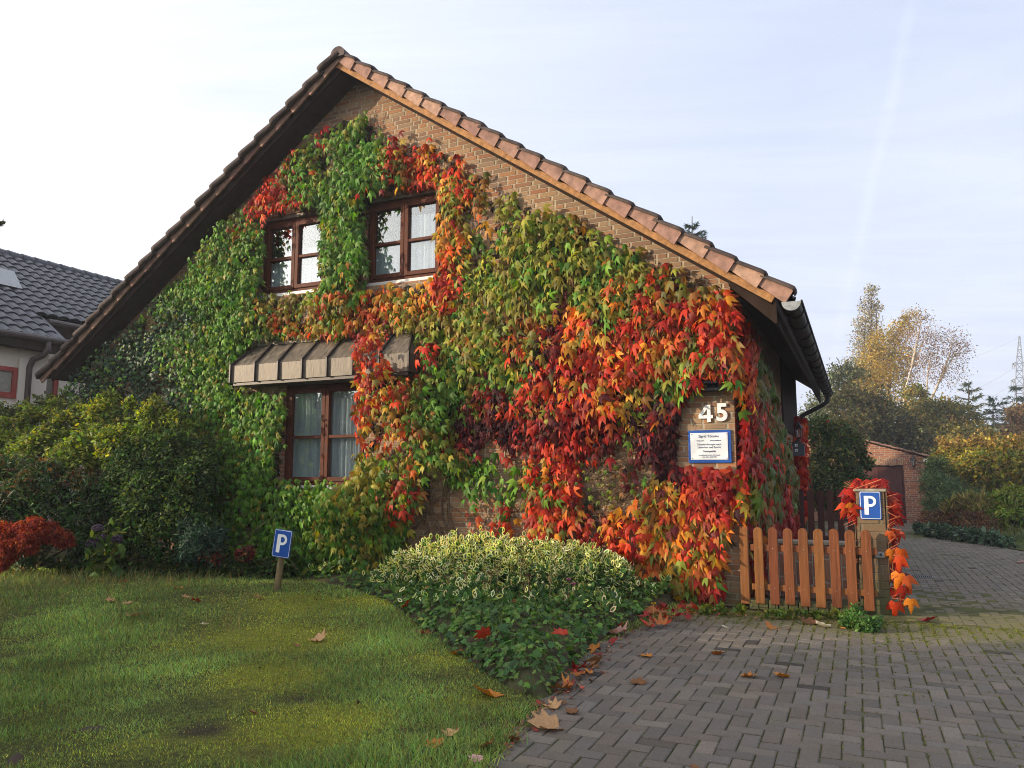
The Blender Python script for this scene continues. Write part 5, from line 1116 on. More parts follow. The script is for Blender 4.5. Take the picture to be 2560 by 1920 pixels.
# ------------------------------------------------------------------ ivy bed with the variegated shrub
bedL = [(640, 1246), (760, 1278), (830, 1299), (890, 1346), (930, 1376), (1000, 1428), (1060, 1470), (1110, 1500), (1150, 1510)]
bedR = [(1188, 1510), (1215, 1470), (1250, 1430), (1295, 1390), (1350, 1352), (1400, 1336)]
BED = [tuple(gnd(x, y)[:2]) for x, y in bedL + bedR]
wr = fromH(np.array([[-.7, -.04, 0], [-6.3, -.04, 0]])); BED += [tuple(wr[0][:2]), tuple(wr[1][:2])]
BEDA = np.array(BED)
def edge_d(x, y, k=15):                      # distance to the bed's free edge
    P = np.stack([x, y], -1)[..., None, :]; A = BEDA[:k - 1]; B = BEDA[1:k]; ab = B - A
    t = np.clip(((P - A) * ab).sum(-1) / (ab * ab).sum(-1), 0, 1); return np.linalg.norm(P - (A + ab * t[..., None]), axis=-1).min(-1)
mn = Fbm(55, 3)
def mound(x, y):
    d = edge_d(x, y); ins = inpoly(x, y, BED)
    return np.where(ins, (.27 - .13 * np.clip((y - 7.0) / .9, 0, 1)) * (1 - np.exp(-d / .25)) * (1 + .35 * mn(x * 2, y * 2)), 0)
gx_ = np.linspace(BEDA[:, 0].min(), BEDA[:, 0].max(), 90); gy_ = np.linspace(BEDA[:, 1].min(), BEDA[:, 1].max(), 90); XX, YY = np.meshgrid(gx_, gy_); inb = inpoly(XX, YY, BED); HZ = mound(XX, YY) * .72
bm_ = MB(); bm_.v = [(XX[j, i], YY[j, i], HZ[j, i] + (.006 if inb[j, i] else -.05)) for j in range(90) for i in range(90)]
bm_.f = [(j * 90 + i, j * 90 + i + 1, j * 90 + 91 + i, j * 90 + 90 + i) for j in range(89) for i in range(89) if inb[j, i] or inb[j + 1, i] or inb[j, i + 1] or inb[j + 1, i + 1]]
tag(bm_.build('bed_soil', M_EARTH, frame=IM, smooth=True), kind='structure')
rng = np.random.default_rng(61); N = 21000
x = rng.uniform(BEDA[:, 0].min(), BEDA[:, 0].max(), N); y = rng.uniform(BEDA[:, 1].min(), BEDA[:, 1].max(), N); k = inpoly(x, y, BED)
q = toH(np.stack([x, y, 0 * x], -1)); k &= (q[:, 0] > -4.6) | (rng.random(N) < .5); x, y = x[k], y[k]; n = len(x); e = .02
h = mound(x, y); gx2 = (mound(x + e, y) - h) / e; gy2 = (mound(x, y + e) - h) / e
cl = mn(x * 3 + 7, y * 3); P = np.stack([x, y, h * .9 + .02 + .08 * rng.random(n) + .10 * np.clip(cl, -.3, .8) * (h > .05)], -1)
nv = np.stack([-gx2 * .8 + rng.normal(0, .65, n), -gy2 * .8 - .25 + rng.normal(0, .65, n), np.ones(n)], -1); tv = np.stack([rng.normal(-gx2, .8, n), rng.normal(-gy2, .8, n) - .4, -.3 + rng.normal(0, .3, n)], -1)
pal = np.array([(.055, .12, .025), (.08, .16, .03), (.04, .09, .024), (.12, .20, .03), (.18, .24, .035), (.065, .14, .028)])
pq = toD(P)[:, 0]; ci = np.clip((rng.random(n) * 3.6 + (cl > .35) * rng.integers(0, 3, n) + (rng.random(n) < np.clip((1010 - pq) / 250, 0, .7)) * rng.integers(1, 3, n)).astype(int), 0, 5)
kg = (mn(x * 6 + 1, y * 6 + 3) + .5 * rng.standard_normal(n)) > -.55
P, nv, tv, ci, x, y, h = P[kg], nv[kg], tv[kg], ci[kg], x[kg], y[kg], h[kg]; n = len(P)
ivb = thing('ivy_bed', 'dense green ivy mound spilling towards the paving in front of the wall', 'ground cover', tuple(gnd(1120, 1420)), None, IM)
scatter('foliage', T_IVY5, P, frames(nv, tv), .034 + .045 * rng.random(n) ** 1.6, jitter(rng, pal[ci], .2), IVYM, ivb, IM)
n3 = 1500; j3 = rng.integers(0, n, n3); scatter('grass_wisps', T_BLADE, P[j3] - [0, 0, .05], frames(rng.standard_normal((n3, 3)), np.stack([rng.normal(0, .5, n3), rng.normal(-.1, .4, n3), np.ones(n3)], -1)), .08 + .10 * rng.random(n3), jitter(rng, pick(rng, [(.12, .19, .05), (.20, .19, .07), (.09, .15, .04)], n3), .2), GRASS, ivb, IM, sx=np.full(n3, .03))
vs_ = thing('variegated_shrub', 'cream edged variegated shrub in front of the brick wall', 'shrub', tuple(gnd(1060, 1300)), None, IM)
LBv = [(845, 1262, 9.5, 36), (880, 1240, 9.5, 40), (930, 1222, 9.4, 46), (985, 1210, 9.3, 42), (1030, 1208, 9.2, 42), (1080, 1212, 9.1, 44), (1130, 1216, 9.0, 42), (1180, 1218, 8.9, 42), (1230, 1222, 8.8, 42), (1280, 1232, 8.7, 40), (1325, 1245, 8.6, 36), (960, 1252, 9.1, 40), (1040, 1250, 8.9, 42), (1120, 1252, 8.8, 42), (1200, 1256, 8.6, 40), (1270, 1262, 8.5, 36), (880, 1275, 9.2, 26), (1340, 1270, 8.5, 28), (1200, 1285, 8.3, 24), (930, 1280, 8.75, 26), (990, 1280, 8.6, 28), (1050, 1282, 8.45, 26), (1110, 1284, 8.35, 28), (1160, 1290, 8.2, 24), (1260, 1288, 8.1, 20), (870, 1290, 8.9, 16)]
rng = np.random.default_rng(66)
P, dv, cid, cc = lobe_points(rng, LBv, 2900, 5, .15, .55, .75); ok3 = P[:, 2] > .12; P, dv = P[ok3], dv[ok3]; n = len(P)
vg = np.array([(.06, .13, .03), (.09, .17, .035), (.05, .10, .03)]); vc = np.array([(.74, .70, .26), (.78, .74, .36), (.66, .66, .18), (.80, .77, .45)])
sh_ = rng.integers(0, len(cc), 70); c2_ = cc[sh_][cc[sh_][:, 2] > .45]; ex = np.repeat(c2_, 7, 0) + np.tile(np.linspace(0, 1, 7), len(c2_))[:, None] * np.repeat(np.stack([rng.normal(0, .05, len(c2_)), rng.normal(0, .04, len(c2_)), .10 + .10 * rng.random(len(c2_))], -1), 7, 0) + rng.normal(0, .008, (len(c2_) * 7, 3)); P = np.concatenate([P, ex]); dv = np.concatenate([dv, np.tile([0, -.5, .6], (len(ex), 1))])
ji = rng.integers(0, len(x), 1500); ji = ji[(y[ji] > 6.6) & (cl[kg][ji] > -.1)]; P = np.concatenate([P, np.stack([x[ji], y[ji], h[ji] * .9 + .10 + .05 * rng.random(len(ji))], -1)]); dv = np.concatenate([dv, np.tile([0, -.4, .8], (len(ji), 1))]); n = len(P)
scatter('foliage', T_VARI, P, frames(dv * .6 + [0, -.1, .7] + rng.standard_normal((n, 3)) * .6, dv + rng.standard_normal((n, 3)) * .8 + [0, 0, .3]), .058 + .032 * rng.random(n), jitter(rng, pick(rng, vg, n), .2), LEAF, vs_, IM, col2=np.where((rng.random(n) < np.clip((toD(P)[:, 1] - 1195) / 110, .10, .72))[:, None], jitter(rng, pick(rng, vg, n), .2), jitter(rng, pick(rng, vc, n), .14)))
stems(vs_, 'stems', gnd(1060, 1310), [dist(x, y + 8, d) for x, y, d, r in LBv], .012, M_BARK, 12)
for k, (x, y, d) in enumerate([(1125, 1210, 8.25), (968, 1246, 8.15), (1008, 1241, 8.05), (1048, 1258, 7.85), (1075, 1228, 8.2), (1142, 1246, 7.8), (1190, 1245, 7.8), (1133, 1262, 7.7), (1060, 1240, 7.95)]):
    p = dist(x, y, d); g0 = np.array([p[0] + .03 * math.sin(k * 3), p[1] + .05, 0.1])
    lab = ['topmost', 'leftmost', 'second from the left', 'low middle', 'small middle', 'right centre', 'rightmost', 'lowest right', 'thinnest tall'][k]
    t = thing('dried_flower_stalk', f'{lab} of nine brown dried flower heads standing in the variegated shrub', 'dried flower', tuple(g0), 'dried brown flower heads in the bed', IM)
    mb = MB(); rq = random.Random(k)
    for _ in range(34):
        a = rq.uniform(0, 6.28); rr = .055 * math.sqrt(rq.random()) * (1 if k not in (4, 8) else .6); dome(mb, (p[0] + rr * math.cos(a), p[1] + rr * .8 * math.sin(a), p[2] + .015 * (1 - (rr / .055) ** 2) + rq.uniform(-.006, .006)), .009, .009, rq.randint(0, 999), 5)
    mb.build('flower_head', M_HEAD, t, IM)
    s2 = MB(); s2.tube([g0, (p[0], p[1] + .01, p[2] - .07), p], [.004, .0035, .003], 5)
    for _ in range(4): a = rq.uniform(0, 6.28); s2.tube([(p[0], p[1], p[2] - .07), (p[0] + .035 * math.cos(a), p[1] + .03 * math.sin(a), p[2])], .002, 4)
    s2.build('stalk', M_STALK, t, IM)
M_PINK = mat('pink_petal', (.62, .16, .34), .6, .3); M_YEL = mat('yellow_petal', (.75, .48, .02), .6, .3); M_ROSE = mat('red_petal', (.6, .03, .03), .6, .3)
def flower(label, p, m, r, seed, group=None):
    t = thing('flower', label, 'flower', tuple(p), group, IM); mb = MB(); q = random.Random(seed)
    for k in range(11):
        a = k * 2.4; d = Vector((math.cos(a), math.sin(a), .5 + .3 * (k % 3))).normalized(); s = d.cross(Vector((0, 0, 1))).normalized() * r * .45; e = Vector(p) + d * r
        mb.add([Vector(p), Vector(p) + d * r * .6 + s, e, Vector(p) + d * r * .6 - s], [(0, 1, 2, 3)])
    mb.build('petals', m, t, IM); MB().tube([(p[0], p[1] + .01, p[2] - .22), (p[0], p[1], p[2])], .003, 4).build('stem', M_STALK, t, IM)
flower('pink flower in the variegated shrub, the higher of two', dist(1229, 1254, 7.7), M_PINK, .035, 1); flower('pink flower in the variegated shrub, the lower of two', dist(1240, 1264, 7.65), M_PINK, .033, 2)
flower('small yellow flower at the paving side of the ivy mound', dist(1412, 1306, 7.6), M_YEL, .03, 3)
flower('red rose high in the bush beneath the downpipe', dist(1787, 913, 17.5), M_ROSE, .07, 4)
# leafy fringe at the gate
wd_ = thing('weed_clump', 'fresh green weed clump growing out at the foot of the gate and pillar', 'weeds', tuple(gnd(1850, 1350)), None, IM)
foliage(wd_, 'foliage', [(1838, 1340, 7.35, 16), (1860, 1350, 7.2, 16), (1880, 1352, 7.15, 15), (1850, 1325, 7.5, 14), (1895, 1345, 7.2, 10), (1822, 1345, 7.3, 8)], 240, 9, .030, T_OVAL, [(.07, .15, .03), (.10, .19, .035), (.05, .11, .03)], 131, spread=.25, m=LEAF, up=1, zmin=0)
fo = foliage(None, 'kerb_weeds', [(1640 + k * 17, 1322 + k * .8, 7.75, 5.5) for k in range(11)] + [(1560, 1315, 8.0, 8), (1525, 1318, 8.0, 9), (1600, 1318, 7.9, 7)], 130, 4, .042, T_IVY5, [(.10, .17, .03), (.16, .20, .03), (.22, .22, .03)], 132, spread=.3, m=LEAF, up=.5, zmin=0); tag(fo, kind='stuff')

# ------------------------------------------------------------------ lawn blades, moss, half sunken stones
rng = np.random.default_rng(88); N = 620000
yy = 3.2 + 8.6 * rng.random(N) ** 1.35; xx = rng.uniform(-1.15, .45, N) * yy
q = toH(np.stack([xx, yy, 0 * xx], -1)); k = (q[:, 0] < edge_u(q[:, 1]) + .03 + .04 * rng.standard_normal(N)) & (q[:, 1] < -.3) & ~inpoly(xx, yy, BED); xx, yy = xx[k], yy[k]
l2 = _bl
moss = moss_f(xx, yy); bare = bare_f(xx, yy)
k = rng.random(len(xx)) > np.clip(bare * .95 - .28, 0, .85); xx, yy, moss, bare = xx[k], yy[k], moss[k], bare[k]; n = len(xx)
dd = np.hypot(xx, yy); mo = moss > .44 + .30 * rng.standard_normal(n) + .25 * l2(xx * 5, yy * 5)
tuf = np.clip(.5 + .9 * l2(xx * 2.6, yy * 2.6 + 4), .0, 1.4)
Ls = np.where(mo, .012 + .014 * rng.random(n), (.016 + .032 * rng.random(n)) * (.45 + 1.0 * tuf)) * np.where(bare > .35, .7, 1)
Wd = np.where(mo, .26, .085 + .05 * rng.random(n)) * np.clip(dd / 6.5, .8, 1.6)
cg = pick(rng, [(.175, .27, .072), (.20, .285, .072), (.23, .28, .064), (.145, .225, .085), (.265, .285, .072)], n); cm = pick(rng, [(.33, .345, .055), (.28, .31, .05), (.36, .35, .06), (.24, .28, .05)], n); cs = np.array((.24, .17, .07))
c = np.where(mo[:, None], cm, cg) * (1 + .35 * l2(xx * 4.1, yy * 4.1)[:, None]).clip(.5, 1.6) * 1.2; dry = rng.random(n) < .06 + .10 * (bare > .25); c = np.where(dry[:, None], cs, c)
lean_ = np.stack([rng.normal(0, .55, n) + .25 * l2(xx, yy), rng.normal(0, .55, n), np.ones(n)], -1)
gr = scatter('lawn_grass', T_BLADE, np.stack([xx, yy, lawn_h(xx, yy) + .010], -1), frames(rng.standard_normal((n, 3)), lean_), Ls, jitter(rng, c, .32), GRASS, None, IM, sx=Wd); tag(gr, kind='stuff')
N = 2600; yy2 = 3.6 + 6.5 * rng.random(N) ** 1.3; xx2 = rng.uniform(-.7, .3, N) * yy2; q2 = toH(np.stack([xx2, yy2, 0 * xx2], -1)); k = (q2[:, 0] < edge_u(q2[:, 1]) + .05) & ~inpoly(xx2, yy2, BED) & (l2(xx2 * 1.3, yy2 * 1.3 + 2) > -.1); xx2, yy2 = xx2[k], yy2[k]; n2 = len(xx2)
li = scatter('leaf_scraps', T_OVAL, np.stack([xx2, yy2, lawn_h(xx2, yy2) + .024], -1), frames(np.stack([rng.normal(0, .5, n2), rng.normal(0, .5, n2), np.ones(n2)], -1), rng.standard_normal((n2, 3)) * [1, 1, .3]), .012 + .022 * rng.random(n2) ** 2, jitter(rng, pick(rng, [(.16, .08, .04), (.22, .13, .06), (.10, .055, .03), (.06, .10, .03), (.09, .15, .04), (.08, .13, .04)], n2), .3), GRASS, None, IM); tag(li, kind='stuff')
N = 15000; yy = rng.uniform(6.3, 10.8, N); xx = rng.uniform(-1.0, -.36, N) * yy + rng.normal(0, .2, N); k = rng.random(N) < np.clip((.2 + .9 * l2(xx * 1.5 + 8, yy * 1.5)) + (yy - 8) * .25, .02, 1); xx, yy = xx[k], yy[k]; n = len(xx)
gr = scatter('tall_grass', T_BLADE, np.stack([xx, yy, lawn_h(xx, yy)], -1), frames(rng.standard_normal((n, 3)), np.stack([rng.normal(.2, .5, n), rng.normal(-.1, .4, n), np.ones(n)], -1)), .08 + .17 * rng.random(n), jitter(rng, pick(rng, [(.14, .20, .055), (.11, .17, .055), (.30, .23, .09), (.22, .20, .07)], n), .2), GRASS, None, IM, sx=np.full(n, .035)); tag(gr, kind='stuff')
stn = MB(); rs = random.Random(15)
for px, py in [(410, 1575), (450, 1590), (470, 1572), (430, 1612), (500, 1600), (630, 1505), (665, 1520), (690, 1535), (540, 1640), (580, 1650), (930, 1490), (965, 1510), (985, 1482), (905, 1580), (880, 1610), (330, 1470), (700, 1505), (390, 1605), (1010, 1590), (950, 1640)]:
    c = gnd(px, py); r = rs.uniform(.035, .075); a0 = rs.uniform(0, 6); pts = [(c[0] + r * rs.uniform(.75, 1.1) * math.cos(a0 + t * .785), c[1] + r * .8 * rs.uniform(.75, 1.1) * math.sin(a0 + t * .785)) for t in range(8)]; zt = float(lawn_h(c[0], c[1])) + .007
    stn.add([(x, y, zt - .03) for x, y in pts] + [(x, y, zt) for x, y in pts], [tuple(range(8, 16))] + [(t, (t + 1) % 8, 8 + (t + 1) % 8, 8 + t) for t in range(8)])
tag(stn.build('sunken_stones', mat('lawn_stone', (.075, .072, .068), .9, .2, var=.4, vscale=30, bump=.3), frame=IM), kind='structure')

# ------------------------------------------------------------------ fallen leaves, one by one
CL = dict(tan=(.46, .25, .12), brown=(.20, .085, .035), orange=(.48, .16, .03), red=(.42, .035, .02), crimson=(.26, .02, .025), cream=(.66, .58, .42), rust=(.32, .09, .025), pink=(.55, .30, .25), dark=(.05, .028, .02), lilac=(.55, .28, .30))
FLM = leaf_mat('fallen_leaf', .6, .15, .3)
def fallen(px, py, size, c, label, group=None, z=None, curl=.5, tpl=None, rot=None, seed=0, tilt=.25):
    r = np.random.default_rng(seed + int(px * 7 + py)); tp = tpl or T_HAND
    g0 = gnd(px, py, 0.0)
    if z is None:
        h = toH(g0); z = .008 if h[0] > float(edge_u(h[1])) else float(lawn_h(g0[0], g0[1])) + .028
    p = gnd(px, py, z); V = tp.V.copy(); V[:, 1] -= .4
    V[:, 2] = .03 + curl * (V[:, 0] ** 2 * .9 + V[:, 1] ** 2 * .35) + .05 * np.sin(V[:, 0] * 9 + seed) ; a = r.uniform(0, 6.28) if rot is None else rot
    ca, sa = math.cos(a), math.sin(a); rx, ry = r.normal(0, tilt, 2)
    nv = np.array([[rx, ry, 1.0]]); tv = np.array([[ca, sa, -(rx * ca + ry * sa)]])
    t2 = Tpl(V, tp.F); col = np.clip(np.array([CL[c]]) * r.normal(1, .12), 0, .8)
    if c == 'dark': t2 = Tpl(T_OVAL.V - [0, .4, -.03], T_OVAL.F)
    o = scatter('fallen_leaf', t2, np.array([[0, 0, 0]]), frames(nv, tv), np.array([size]), col, FLM, None, Matrix.Translation(p))
    o.data.polygons.foreach_set('use_smooth', [True] * len(o.data.polygons))
    tag(o, label, 'leaf', group); return o
GRP = 'fallen leaves scattered on lawn and paving'
for px, py, sz, c, cu, lab in [
 (1180, 1570, .19, 'tan', .8, 'large tan lobed leaf curling upright on the front left corner of the paving'), (1053, 1500, .19, 'orange', .5, 'large orange brown lobed leaf on the grass at the tip of the ivy bed'),
 (690, 1383, .15, 'tan', 1.2, 'tan leaf curled like a bowl in the middle of the lawn'), (290, 1333, .16, 'tan', .9, 'broad tan leaf in the long grass on the left of the lawn'), (420, 1298, .14, 'red', .8, 'red leaf with a tan edge on the far lawn left of the sign'),
 (384, 1272, .12, 'orange', .9, 'orange curled leaf at the far edge of the lawn'), (372, 1254, .10, 'rust', .8, 'small rust leaf at the far lawn edge, farther than the orange one'), (267, 1256, .11, 'red', .6, 'dark red leaf by the hydrangea foot on the lawn'), (240, 1299, .13, 'tan', .8, 'tan leaf standing in dry grass below the hydrangea'), (275, 1304, .11, 'tan', .7, 'small tan leaf beside the tan leaf in the dry grass'),
 (400, 1290, .10, 'tan', .8, 'pale tan crumpled leaf just left of the red leaf on the far lawn'), (557, 1294, .13, 'tan', 1.2, 'tan leaf folded upright left of the sign stake'), (440, 1350, .08, 'cream', .9, 'small cream leaf on the green part of the lawn'), (205, 1573, .17, 'dark', .7, 'long dark brown leaf in the near left lawn'), (38, 1640, .16, 'dark', .7, 'blackish leaf in the bottom left corner of the lawn'),
 (640, 1395, .06, 'brown', .8, 'little brown leaf left of the bowl shaped tan leaf'), (985, 1412, .10, 'orange', .8, 'orange curled leaf on the lawn beside the ivy bed'), (918, 1368, .16, 'red', .4, 'bright red leaf on the moss beside the ivy bed'), (900, 1346, .12, 'crimson', .5, 'dark crimson leaf at the edge of the ivy bed'), (545, 1540, .07, 'brown', .6, 'small brown leaf at a bare spot of the near lawn'),
 (1617, 1461, .12, 'orange', .6, 'pale orange leaf on the paving, left one of the pair'), (1688, 1461, .11, 'orange', .7, 'orange leaf on the paving, right one of the pair'), (1550, 1413, .10, 'rust', .7, 'rust leaf alone on the middle of the paving'), (1780, 1353, .17, 'cream', .5, 'cream white leaf lying in front of the gate'), (1748, 1346, .18, 'brown', .8, 'brown curled leaf touching the cream leaf before the gate'), (1664, 1357, .13, 'orange', .9, 'orange rolled leaf in front of the gate on the left'),
 (1567, 1356, .07, 'cream', .6, 'tiny pale leaf near the house corner'), (1820, 1358, .05, 'orange', .7, 'small yellow orange leaf right of the cream leaf'), (2003, 1341, .17, 'crimson', .6, 'crimson leaf on the driveway right of the pillar'), (1950, 1310, .12, 'brown', .7, 'brown leaf behind the pillar on the driveway'), (1380, 1475, .12, 'brown', .5, 'dull brown leaf on the paving near the ivy tip'), (1395, 1418, .10, 'orange', .6, 'orange leaf on the paving right of the ivy edge'),
 (1385, 1445, .09, 'dark', .5, 'dark wet leaf flat on the paving'), (1195, 1527, .11, 'tan', .7, 'tan leaf at the point where lawn, ivy and paving meet'), (1236, 1540, .09, 'brown', .9, 'crumpled brown leaf on the paving behind the large tan leaf'), (1028, 1640, .07, 'lilac', .4, 'lilac pink leaf at the bottom edge of the lawn'), (1105, 1598, .10, 'brown', .8, 'brown leaf on the lawn edge left of the large tan leaf'), (1050, 1612, .10, 'rust', .7, 'rust leaf at the front lawn edge'),
 (940, 1610, .10, 'orange', .6, 'orange brown leaf in the near right of the lawn'), (975, 1585, .09, 'tan', .7, 'tan leaf in the near right of the lawn'), (1335, 1368, .21, 'pink', 1.0, 'large pinkish tan leaf folded upright at the paving side of the ivy bed'), (1500, 1660, .05, 'brown', .7, 'speck of a brown leaf at the bottom of the paving'), (2205, 1216, .14, 'pink', .7, 'pink leaf at the right edge of the driveway')]:
    fallen(px, py, sz, c, lab, GRP, curl=cu, seed=len(lab), tilt=.35 if cu > 1 else .2)
for px, py, sz, c, lab in [(1045, 1372, .13, 'red', 'red leaf resting on the ivy, left of the two big ones'), (1212, 1370, .13, 'red', 'red leaf resting on the ivy, right of the two big ones'), (1112, 1300, .08, 'rust', 'small salmon leaf stuck upright in the ivy'), (878, 1306, .11, 'red', 'red leaf hanging in the ivy at the lawn side'), (918, 1272, .10, 'orange', 'orange leaf caught at the left of the variegated shrub'), (1215, 1292, .12, 'crimson', 'dark red leaf caught under the variegated shrub on the right')]:
    p = gnd(px, py, .2); z = float(mound(np.array(p[0]), np.array(p[1]))) * .9 + .11; fallen(px, py, sz, c, lab, GRP, z=z, curl=.5, seed=5, tilt=.5)
rk = random.Random(33); drift = [(1378, 1318), (1490, 1296), (1500, 1318), (1470, 1345), (1405, 1352), (1360, 1350)]; k = 0
while k < 40:
    x, y = rk.uniform(1350, 1505), rk.uniform(1294, 1356)
    if not inpoly(np.array(x), np.array(y), drift): continue
    fallen(x, y, rk.uniform(.075, .125), rk.choice(['red', 'crimson', 'rust', 'rust', 'brown', 'crimson']), 'red or rust leaf in the thick leaf drift at the wall foot', 'leaf drift at the foot of the wall', z=.02 + .05 * rk.random(), curl=rk.uniform(.4, 1.0), seed=k, tpl=T_IVY3, tilt=.5); k += 1
for k in range(20):
    f = rk.random(); x = 1215 + 125 * f + rk.gauss(0, 12); y = 1492 - 130 * f + rk.gauss(0, 8)
    fallen(x, y, rk.uniform(.06, .13), rk.choice(['red', 'crimson', 'rust', 'brown', 'orange']), 'small red or brown leaf along the seam of ivy bed and paving', 'leaves along the ivy bed edge', z=.015 + .03 * rk.random(), curl=rk.uniform(.3, .9), seed=k + 40, tpl=T_IVY3, tilt=.4)

rng = np.random.default_rng(44); PL = []
for (x0, y0), (x1, y1), sp_, m_ in (((1195, 1520), (1380, 1340), 16, 260), ((1390, 1335), (1600, 1322), 10, 200), ((1090, 1620), (1185, 1525), 14, 110), ((1600, 1335), (1900, 1350), 12, 70), ((650, 1262), (880, 1335), 10, 60)):
    f = rng.random(m_)[:, None]; PL.append(np.array([[x0, y0]]) * (1 - f) + np.array([[x1, y1]]) * f + rng.normal(0, sp_, (m_, 2)) * [1, .7])
PL = np.concatenate(PL); PW = np.array([gnd(a, b) for a, b in PL]); PW[:, 2] = .014 + .012 * rng.random(len(PW)); n = len(PW)
li = scatter('leaf_litter', T_OVAL, PW, frames(np.stack([rng.normal(0, .5, n), rng.normal(0, .5, n), np.ones(n)], -1), rng.standard_normal((n, 3)) * [1, 1, .3]), .018 + .035 * rng.random(n) ** 2, jitter(rng, pick(rng, [(.20, .09, .04), (.28, .05, .03), (.14, .06, .03), (.32, .16, .06), (.10, .05, .03)], n), .3), FLM, None, IM); tag(li, kind='stuff')

# ------------------------------------------------------------------ bed, shrubs and hedge beyond the driveway
def bush(name, label, cat, base, lobes, ncl, per, size, tpl, pal, seed, group=None, stem=True, **kw):
    t, b = plant(name, label, cat, *base); foliage(t, 'foliage', lobes, ncl, per, size, tpl, pal, seed, **kw)
    if group: t['group'] = group
    if stem: stems(t, 'stems', b, [dist(x, y + r * .3, d) for x, y, d, r in lobes], .02, M_BARK, seed)
    return t
sl = MB(); e = [fromH(np.array(p)) for p in ((6.3, -.3, .0), (4.98, 5, .0), (3.9, 8.8, .0), (2.82, 13.8, .0), (2.6, 16.9, .0), (9, 16.9, .02), (14, 6, .02), (12, -.3, .02))]
sl.add(e, [tuple(range(8))]); tag(sl.build('side_lawn', M_TURF, frame=IM), kind='structure')
rng = np.random.default_rng(14); N = 14000; uu = rng.uniform(3.4, 8, N); vv = rng.uniform(1, 13, N); kk = uu > np.interp(vv, [-.3, 5, 8.8, 13.8], [6.35, 5.05, 4.0, 3.0]); uu, vv = uu[kk], vv[kk]; n = len(uu)
gr = scatter('side_grass', T_BLADE, np.stack([uu, vv, np.full(n, .01)], -1), frames(rng.standard_normal((n, 3)), np.stack([rng.normal(0, .4, n), rng.normal(0, .4, n), np.ones(n)], -1)), .04 + .04 * rng.random(n), jitter(rng, pick(rng, [(.08, .14, .04), (.10, .16, .04)], n), .2), GRASS, None, HM, sx=np.full(n, .12)); tag(gr, kind='stuff')
bush('hosta_border', 'low blue green leafy border along the driveway edge', 'ground cover', (2090, 1172), [(1985, 1140, 18.5, 7), (2010, 1145, 17.8, 9), (2040, 1151, 17.2, 11), (2075, 1157, 16.6, 12), (2110, 1161, 16.1, 12), (2145, 1167, 15.6, 12), (2175, 1175, 15.2, 9)], 420, 7, .10, T_OVAL, [(.06, .11, .06), (.09, .14, .08), (.05, .09, .045), (.12, .16, .09)], 201, stem=False, up=1.1, zmin=0, spread=.3)
bush('rust_perennials', 'rust and dark red perennials filling the bed right of the garage', 'plant', (2070, 1150), [(2005, 1122, 18.8, 15), (2035, 1120, 18.4, 18), (2070, 1125, 17.9, 20), (2105, 1128, 17.4, 20), (2135, 1136, 17, 18), (2080, 1142, 17, 14), (2120, 1148, 16.6, 12)], 520, 9, .075, T_LONG, [(.17, .075, .035), (.12, .04, .03), (.20, .11, .045), (.10, .10, .035), (.09, .03, .03)], 202, up=.7, spread=.3, zmin=0)
bush('straw_grass', 'straw coloured ornamental grass among the rust perennials', 'grass', (2100, 1130), [(2085, 1105, 18, 14), (2105, 1102, 17.9, 16), (2125, 1110, 17.7, 14), (2060, 1110, 18.2, 12)], 160, 12, .22, T_LONG, [(.24, .20, .07), (.17, .17, .05), (.28, .22, .09)], 203, up=.1, outw=.2, droop=-1.2, spread=.35, stem=False)
bush('green_bush', 'grey green willowy bush against the right side of the garage', 'shrub', (2045, 1125), [(2025, 1015, 22, 26), (2012, 1045, 21.6, 24), (2030, 1060, 21.2, 32), (2060, 1075, 20.6, 34), (2035, 1100, 20.2, 28), (2085, 1090, 20, 28), (2010, 1090, 20.8, 18), (2110, 1080, 20, 24)], 900, 12, .09, T_LONG, [(.07, .11, .05), (.09, .13, .055), (.06, .09, .035), (.12, .14, .05)], 204, up=.4, spread=.2)
bush('golden_bamboo', 'acid green narrow leaved bush at the right edge', 'shrub', (2180, 1140), [(2160, 1092, 17.6, 24), (2190, 1085, 17.4, 30), (2150, 1115, 17.5, 20), (2185, 1118, 17.2, 26), (2215, 1100, 17.2, 28)], 420, 14, .12, T_LONG, [(.17, .22, .03), (.12, .18, .03), (.24, .25, .035)], 205, up=.3, droop=.7, spread=.2, m=LEAF)
bush('beech_hedge', 'tall yellow and gold beech hedge at the right edge', 'hedge', (2120, 1115), [(2035, 1005, 26, 28), (2070, 1005, 25, 32), (2108, 1010, 24, 34), (2150, 1014, 23, 36), (2200, 1018, 22, 38), (2240, 1020, 21.5, 42), (2040, 1050, 26, 32), (2090, 1055, 25, 36), (2140, 1060, 24, 38), (2190, 1065, 23, 42), (2240, 1060, 22, 45), (2050, 975, 26, 20), (2120, 970, 24.5, 22), (2180, 968, 23.5, 22)], 3400, 12, .10, T_OVAL, [(.26, .23, .035), (.34, .26, .04), (.15, .17, .035), (.20, .20, .035), (.10, .13, .03), (.28, .17, .035)], 206, up=.5, spread=.13, m=LEAF, front=.7, shell=.7)
bush('beech_shoots', 'thin brown new shoots standing up from the beech hedge top', 'twigs', (2100, 1115), [(2040, 962, 25.5, 14), (2075, 962, 24.8, 14), (2110, 958, 24.3, 15), (2145, 960, 23.8, 14), (2180, 958, 23.3, 15), (2210, 958, 22.8, 15)], 260, 6, .085, T_OVAL, [(.30, .17, .05), (.24, .15, .05), (.34, .24, .06)], 207, up=.1, droop=-.6, spread=.4, m=LEAF, stem=False)
